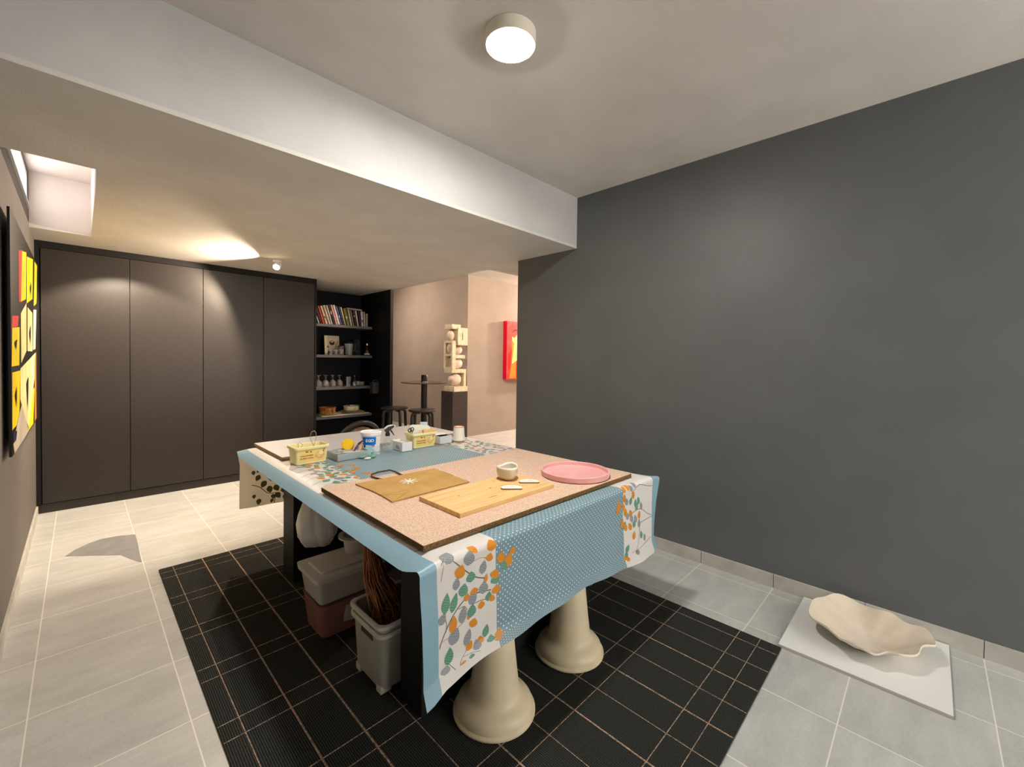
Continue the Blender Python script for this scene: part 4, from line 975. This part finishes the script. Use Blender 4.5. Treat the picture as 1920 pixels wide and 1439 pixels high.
# spray bottle
sb_ = thing('spray_bottle', 'clear spray bottle with black trigger head right of the bucket', 'bottle', (1.425, 2.545, ZB))
MB().lathe([(0, .002), (.033, .0005), (.0355, .006), (.0355, .062), (.03, .076), (.016, .092), (.0135, .098), (.0135, .108)], 36, cap=False).build('bottle_body', clear('clear_bottle_plastic', (196, 202, 204), .28, .05), sb_, smooth=40)
M_BP = mat('black_trigger_plastic', (40, 40, 42), .35, .4)
MB().lathe([(.0155, .1), (.0155, .116), (.012, .117), (.011, .13)], 24).build('collar', M_BP, sb_, smooth=40)
hdp = MB(); hdp.prism([(-.018, .128), (.006, .126), (.012, .137), (.03, .146), (.042, .158), (.04, .166), (.026, .164), (.0, .158), (-.02, .145)], -.0085, .0085, axis='y'); hdp.build('spray_head', M_BP, sb_)
trg = MB(); trg.prism([(.014, .138), (.022, .141), (.03, .128), (.04, .11), (.046, .1), (.042, .099), (.031, .112), (.02, .126)], -.005, .005, axis='y'); trg.build('trigger', M_BP, sb_)
MB().lathe([(.0, .0), (.007, 0), (.007, .01), (0, .01)], 16, M=Matrix.Translation((.04, 0, .161)) @ Matrix.Rotation(PI / 2, 4, 'Y')).build('nozzle', mat('white_nozzle', (226, 222, 216), .4, .4), sb_, smooth=40)
tp = MB(); tp.prism([(-.021, .1455), (.0, .1595), (.026, .1655), (.042, .168), (.026, .171), (-.002, .166), (-.024, .149)], -.009, .009, axis='y'); tp.build('head_cover', mat('white_head_cover', (224, 222, 220), .4, .4), sb_)
sb_.rotation_euler = (0, 0, -.15)
# small white open carton
M_CARD = mat('white_carton', (234, 234, 232), .6, .25); M_CARDI = mat('carton_shadow_side', (206, 206, 204), .6, .25)
cx_ = thing('carton_box', 'small open white carton box before the right yellow tub', 'box', (1.515, 2.525, ZB))
MB().taper(.075, .15, .075, .15, .0005, .058, r=.001, seg=1, open_top=True, th=.002).build('carton_body', M_CARD, cx_)
MB().box(-.036, .036, -.07, .07, .003, .046).build('contents', mat('carton_contents', (214, 200, 190), .8, .1, rgb2=(240, 238, 232), vscale=40), cx_)
gmb = MB(); gmb.prism([(-.05, .012), (.0, .012), (.0, .04), (-.03, .03)], -.0380, -.0383, axis='x'); gmb.build('printed_mark', mat('grey_print', (176, 178, 178), .6, .2), cx_)
# right tub content
sc_ = thing('scissors', 'black handled scissors standing in the right yellow tub', 'scissors', (1.602, 2.545, ZB + .012))
for sx in (-1, 1):
    MB().tube([(sx * .016 + .014 * math.cos(t), .012 * sx, .108 + .012 * math.sin(t)) for t in [2 * PI * k / 20 for k in range(20)]], .0032, 8, closed=True).build('handle_ring', M_BP, sc_, smooth=60)
    MB().prism([(sx * .01 - .004, .095), (sx * .01 + .004, .095), (-sx * .006, .0)], .001 * sx - .0008, .001 * sx + .0008, axis='y').build('blade', M_WIRE, sc_)
ld = MB().taper(.15, .1, .146, .096, 0, .006, r=.02).build('tub_lid', clear('milky_lid', (236, 238, 222), .75, .4), None, smooth=40)
ld.location = (1.685, 2.562, ZB + .094); ld.rotation_euler = (1.32, .1, -.25); tag(ld, 'milky white tub lid standing in the right yellow tub', 'lid')
o = MB().box(-.045, .05, -.012, .012, 0, .095, bev=.001).build('wood_block', M_PLY, None); o.location = (1.72, 2.506, ZB + .02); o.rotation_euler = (0, .0, -.05)
tag(o, 'pale wooden block standing in front of the milky lid', 'block')
# white box right of tub
wbx = thing('white_container', 'low white box with folded lid flap beside the upturned cup', 'box', (1.86, 2.555, ZB))
MB().taper(.105, .13, .108, .134, .0005, .055, r=.004, open_top=True, th=.002).build('container_body', mat('bluish_white_plastic', (214, 220, 226), .45, .35), wbx, smooth=30)
MB().box(-.052, .06, -.01, .064, .0555, .0585).build('lid_flap', M_CARD, wbx)
MB().box(-.045, .045, -.058, .058, .003, .042).build('contents', mat('dark_contents', (92, 66, 52), .8, .1), wbx)
# upturned cup
cu_ = thing('ribbed_cup', 'tall off white ribbed cup with bare clay rims at the far right', 'cup', (1.985, 2.50, ZB))
cup_r = lambda z_: .046 - .008 * (z_ / .108)
MB().lathe([(.044, .0005), (.0455, .003), (.0455, .0095)], 48, cap=True).build('clay_foot', mat('bare_clay', (196, 150, 106), .7, .2), cu_, smooth=40)
MB().lathe([(.046, .0095)] + [(cup_r(.01 + .0055 * k) + (.0007 if k % 2 else 0), .01 + .0055 * k) for k in range(17)] + [(.0385, .105)], 48, cap=True).build('cup_body', mat('off_white_glaze', (236, 232, 218), .4, .4), cu_, smooth=50)
MB().lathe([(.0386, .104), (.0383, .109), (.034, .1105), (.031, .108), (.029, .1045)], 48, cap=False).build('clay_rim', mat('bare_clay_pink', (204, 158, 134), .7, .2), cu_, smooth=50)
MB().lathe([(.031, .1075), (.0, .1065)], 40, cap=False).build('base_disc', mat('white_disc', (240, 232, 224), .5, .3), cu_, smooth=50)
o = MB().box(-.03, .03, -.001, .001, 0, .06).build('small_card', mat('white_blue_card', (206, 222, 230), .5, .3), None); o.location = (2.13, 3.20, ZW); o.rotation_euler = (-.1, 0, -.7)
o.location = (2.03, 3.03, ZW + .0005); tag(o, 'small pale card standing on the white board behind the right tub', 'card')

# ------------------------------------------------------------------ under the table
M_BOX = clear('milky_storage_plastic', (228, 224, 218), .62, .3); M_LIDB = mat('milky_lid_plastic', (228, 223, 214), .4, .35, alpha=.9)
FZ = RT + .0008
lb = thing('storage_box', 'lower clear storage box with reddish contents on the rug', 'box', (.957, 2.158, FZ))
MB().taper(.29, .225, .325, .245, .0005, .158, r=.035, open_top=True, th=.003).build('box_body', clear('reddish_clear_plastic', (176, 124, 116), .72, .2), lb, smooth=40)
MB().taper(.24, .18, .28, .2, .01, .13, r=.03).build('contents', mat('red_brown_contents', (120, 66, 60), .9, .1, rgb2=(84, 48, 44), vscale=14), lb)
MB().box(-.06, -.005, -.1265, -.125, .045, .125, M=Matrix.Rotation(.16, 4, 'Y')).build('paper_note', mat('crumpled_paper', (206, 200, 186), .8, .1, bump=.3, bscale=60), lb)
MB().taper(.325, .245, .33, .25, .158, .166, r=.035).build('lid', mat('smoky_lid', (110, 84, 80), .4, .3, alpha=.8), lb, smooth=40)
ub = thing('storage_box', 'upper milky storage box with white lid under the table', 'box', (.957, 2.158, FZ + .167))
MB().taper(.31, .225, .345, .25, .0005, .125, r=.02, open_top=True, th=.003).build('box_body', M_BOX, ub, smooth=40)
MB().taper(.28, .2, .31, .22, .006, .1, r=.02).build('contents', mat('purple_grey_contents', (120, 104, 104), .9, .1, rgb2=(150, 70, 96), vscale=9), ub)
lid_ = MB().taper(.365, .266, .372, .272, .112, .138, r=.022).build('lid', M_LIDB, ub, smooth=40)
MB().taper(.29, .19, .28, .18, .138, .146, r=.02).build('lid_panel', M_LIDB, lid_, smooth=40)
# white pail with rim standing on the upper box
pl_ = thing('white_pail', 'small white pail on the upper storage box lid', 'pail', (1.05, 2.20, FZ + .167 + .1465))
MB().lathe([(0, .002), (.058, .0005), (.07, .085), (.067, .085), (.055, .006), (0, .006)], 36, cap=False).build('pail_body', M_LIDB, pl_, smooth=40)
MB().lathe([(.068, .078), (.092, .079), (.093, .088), (.068, .089), (.066, .08)], 36, cap=False).build('rim', mat('white_rim_plastic', (222, 214, 202), .4, .4), pl_, smooth=40)
# hanging white plastic bag
M_BAGP = mat('white_bag_film', (240, 237, 230), .4, .4, bump=.9, bscale=16)
hg = thing('plastic_bag', 'filled white plastic bag hanging under the table by the far leg', 'bag', (.955, 2.50, 0))
b = MB(); n = 40; R = []
prof_b = [(.008, .705), (.014, .67), (.03, .63), (.06, .58), (.088, .52), (.108, .46), (.118, .40), (.112, .345), (.085, .305), (.04, .288)]
rb = random.Random(2); ph = [rb.random() * 6 for _ in range(5)]
for (r, z_) in prof_b:
    R.append([b.bm.verts.new(((r * (1 + .09 * math.sin(5 * t + ph[0] + z_ * 9) + .05 * math.sin(9 * t + ph[1] - z_ * 14))) * math.cos(t) * .9, (r * (1 + .08 * math.sin(4 * t + ph[2]) + .05 * math.sin(11 * t + ph[3] + z_ * 20))) * math.sin(t) * 1.15, z_)) for t in [2 * PI * k / n for k in range(n)]])
for A, B in zip(R, R[1:]):
    for k in range(n): b.face([A[k], A[(k + 1) % n], B[(k + 1) % n], B[k]])
b.face(R[0]); b.face(R[-1]); b.build('bag_body', M_BAGP, hg, smooth=70)
MB().tube([(-.012, 0, .69), (-.02, .01, .7), (.0, .02, .708), (.02, .01, .7), (.012, 0, .69)], .006, 8).build('knot', M_BAGP, hg, smooth=60)
# grey crate
M_CRATE = mat('grey_crate_plastic', (178, 177, 168), .45, .35, var=.03, vscale=8); M_CRIM = mat('light_crate_rim', (222, 220, 210), .45, .35)
cr_ = thing('crate', 'grey plastic crate with twin rims standing on the rug', 'crate', (1.03, 1.65, FZ), 0)
MB().taper(.375, .235, .40, .262, .02, .285, r=.03, seg=4, open_top=True, th=.004).build('crate_body', M_CRATE, cr_, smooth=35)
for zz, gg in ((.285, .0), (.248, .004)):
    q = MB(); loops = []
    for (w, d, z_) in ((.398, .26, zz - .008), (.425 - gg, .286 - gg, zz - .007), (.427 - gg, .288 - gg, zz + .006), (.41, .272, zz + .009), (.392, .254, zz + .004)):
        loops.append([q.bm.verts.new((sx * (w / 2 - .036) + .036 * math.cos(a0 + PI / 2 * k / 5), sy * (d / 2 - .036) + .036 * math.sin(a0 + PI / 2 * k / 5), z_)) for (sx, sy, a0) in ((1, 1, 0), (-1, 1, PI / 2), (-1, -1, PI), (1, -1, 1.5 * PI)) for k in range(6)])
    for A, B in zip(loops, loops[1:]):
        for k in range(24): q.face([A[k], A[(k + 1) % 24], B[(k + 1) % 24], B[k]])
    q.build('rim', M_CRIM, cr_, smooth=40)
for (fx, fy_) in ((-.165, .09), (-.165, -.09), (.165, .09), (.165, -.09)):
    MB().box(fx - .024, fx + .024, fy_ - .02, fy_ + .02, 0, .03, bev=.004).build('foot', M_CRIM, cr_)
MB().box(-.1985, -.194, -.055, .045, .2, .222, bev=.002).build('handle_slot', mat('slot_dark', (78, 76, 70), .5, .2), cr_)
# twig bundle standing in the crate
tw = MB(); rt = random.Random(9)
for i in range(230):
    a = rt.uniform(0, 2 * PI); r0 = math.sqrt(rt.random())
    tx, ty = .88 + .018 * r0 * math.cos(a), 1.735 + .018 * r0 * math.sin(a)
    mx_, my_ = .905 + .05 * r0 * math.cos(a), 1.71 + .045 * r0 * math.sin(a)
    bx, by = .935 + .072 * r0 * math.cos(a + .15), 1.67 + .065 * r0 * math.sin(a + .15)
    j = lambda s_: rt.uniform(-s_, s_)
    sw = rt.random() < .35
    pts = [(tx, ty, .66 + j(.03)), ((tx + mx_) / 2 + j(.008), (ty + my_) / 2 + j(.008), .51), (mx_ + j(.01), my_ + j(.01), .41), (bx + j(.012), by + j(.012), .31 + j(.01)), (bx + j(.02) + (.05 if sw else 0), by + j(.015) - (.01 if sw else 0), .265 + j(.02)), (bx + j(.02) + (.09 if sw else 0), by + j(.015), .235 + j(.03))]
    tw.tube(pts, [.0018, .0018, .0017, .0015, .0013, .001], 4, mi=i % 3)
MB_tw = tw.build('twig_bundle', [mat('twig_brown', (158, 92, 60), .7, .2), mat('twig_dark', (78, 42, 28), .7, .2), mat('twig_light', (200, 138, 98), .7, .2)], None)
tag(MB_tw, 'bundle of thin red brown twigs standing in the grey crate', 'twigs')

# ------------------------------------------------------------------ board + leaf bowl on the floor at the right
fb = thing('floor_board', 'white laminated board on the tiles beside the charcoal wall', 'board', (2.655, .197, .0))
MB().box(-.298, .288, -.294, .294, .0005, .0115).build('board_core', mat('shaded_board_edge', (30, 28, 28), .6, .2), fb)  # core painted near-black for the shade on its unlit edge
MB().box(-.298, .288, -.2935, .294, .0117, .0135).build('board_face', mat('white_laminate_floor', (226, 227, 226), .35, .4), fb)
MB().box(-.2995, -.298, -.2935, .294, .001, .0135).build('edge_strip', mat('pale_edge_strip', (196, 188, 184), .5, .3), fb)
ol = [(2.685, .418), (2.76, .408), (2.83, .382), (2.895, .345), (2.912, .288), (2.895, .215), (2.869, .154), (2.865, .10), (2.834, .053), (2.83, .0), (2.804, -.031), (2.75, -.048), (2.683, -.043), (2.635, -.005), (2.56, .01), (2.495, .06), (2.485, .105), (2.442, .144), (2.44, .2), (2.43, .255), (2.47, .285), (2.497, .323), (2.53, .375), (2.60, .412)]
lc = (2.672, .185)
lbw = MB(); n = len(ol); M2 = n * 3
def olp(k):
    t = k / 3; i = int(t) % n; f = t - int(t); p0, p1, p2, p3 = ol[(i - 1) % n], ol[i], ol[(i + 1) % n], ol[(i + 2) % n]
    return tuple(.5 * (2 * p1[q] + (p2[q] - p0[q]) * f + (2 * p0[q] - 5 * p1[q] + 4 * p2[q] - p3[q]) * f * f + (3 * p1[q] - p0[q] - 3 * p2[q] + p3[q]) * f ** 3) for q in (0, 1))
Rb = []
prb = [(0, .0), (.28, .0), (.4, .006), (.55, .022), (.7, .044), (.85, .066), (.95, .079), (1.0, .084)]
for side in (0, 1):
    for (fr, zz) in (prb if side == 0 else prb[::-1]):
        if fr == 0: Rb.append([lbw.bm.verts.new((0, 0, .0 if side == 0 else .009))]); continue
        row = []
        for k in range(M2):
            x, y = olp(k); wv = .007 * math.sin(k * 2 * PI / 9 + .6) * fr ** 3 + .004 * math.sin(k * 2 * PI / 18) * fr ** 2
            s_ = fr - (.006 if side and fr > .9 else 0)
            row.append(lbw.bm.verts.new(((x - lc[0]) * s_, (y - lc[1]) * s_, zz + wv + (.009 if side else 0))))
        Rb.append(row)
for A, B in zip(Rb, Rb[1:]):
    for k in range(M2):
        if len(A) == 1: lbw.face([A[0], B[(k + 1) % M2], B[k]])
        elif len(B) == 1: lbw.face([A[k], A[(k + 1) % M2], B[0]])
        else: lbw.face([A[k], A[(k + 1) % M2], B[(k + 1) % M2], B[k]])
o = lbw.build('leaf_bowl', mat('sand_ceramic', (230, 219, 203), .75, .2, rgb2=(217, 204, 186), vscale=7, bump=.1, bscale=90), None, smooth=70)
o.location = (lc[0], lc[1], .0142); tag(o, 'wide sand coloured ceramic bowl with wavy leaf rim on the floor board', 'bowl')

# ------------------------------------------------------------------ light
lamp('hall_lamp', 'POINT', (4.33, 3.7, 2.74), 62, (255, 230, 208), None, .05)
lamp('hall_wall_lamp', 'SPOT', (3.2, 7.5, 2.78), 85, (255, 230, 208), None, .1, aim((3.2, 7.5, 2.78), (4.77, 6.9, 1.3)), math.radians(150), 1)
lamp('passage_lamp', 'POINT', (7.6, 5.2, 2.45), 150, (255, 232, 212), None, .05)
lamp('wardrobe_fill', 'SPOT', (.25, 4.72, 2.312), 85, (255, 234, 208), None, .02, aim((.25, 4.72, 2.312), (.35, 5.56, 0)), math.radians(102), .3)  # added spot without fitting, stands in for daylight on doors and warm floor
w = bpy.data.worlds.new('World'); sc.world = w; w.use_nodes = True
bg = w.node_tree.nodes['Background']; bg.inputs[0].default_value = lin((255, 249, 240)); bg.inputs[1].default_value = 2.6

# ------------------------------------------------------------------ camera
cd = bpy.data.cameras.new('camera'); cam = bpy.data.objects.new('camera', cd); COL.objects.link(cam)
cd.sensor_fit = 'HORIZONTAL'; cd.sensor_width = 36; cd.lens = 797.585 / 1920 * 36
cd.shift_x = 0; cd.shift_y = (691.55 - 719.5) / 1920
cd.clip_start = .02
yaw, pitch, roll = (math.radians(a) for a in (45.48188718, 1.16112618, .77701001))
fw = Vector((math.sin(yaw) * math.cos(pitch), math.cos(yaw) * math.cos(pitch), -math.sin(pitch)))
ri0 = Vector((math.cos(yaw), -math.sin(yaw), 0)); up0 = ri0.cross(fw)
ri = ri0 * math.cos(roll) + up0 * math.sin(roll); up = up0 * math.cos(roll) - ri0 * math.sin(roll)
cam.matrix_world = Matrix(((ri.x, up.x, -fw.x, 0), (ri.y, up.y, -fw.y, 0), (ri.z, up.z, -fw.z, 1.365), (0, 0, 0, 1)))
sc.camera = cam
sc.view_settings.view_transform = 'Standard'; sc.view_settings.look = 'None'; sc.view_settings.exposure = 1.15; sc.view_settings.gamma = 1.0
sc.view_settings.use_curve_mapping = False
sc.cycles.use_denoising = True
sc.cycles.max_bounces = 10; sc.cycles.transparent_max_bounces = 16; sc.cycles.sample_clamp_indirect = 6
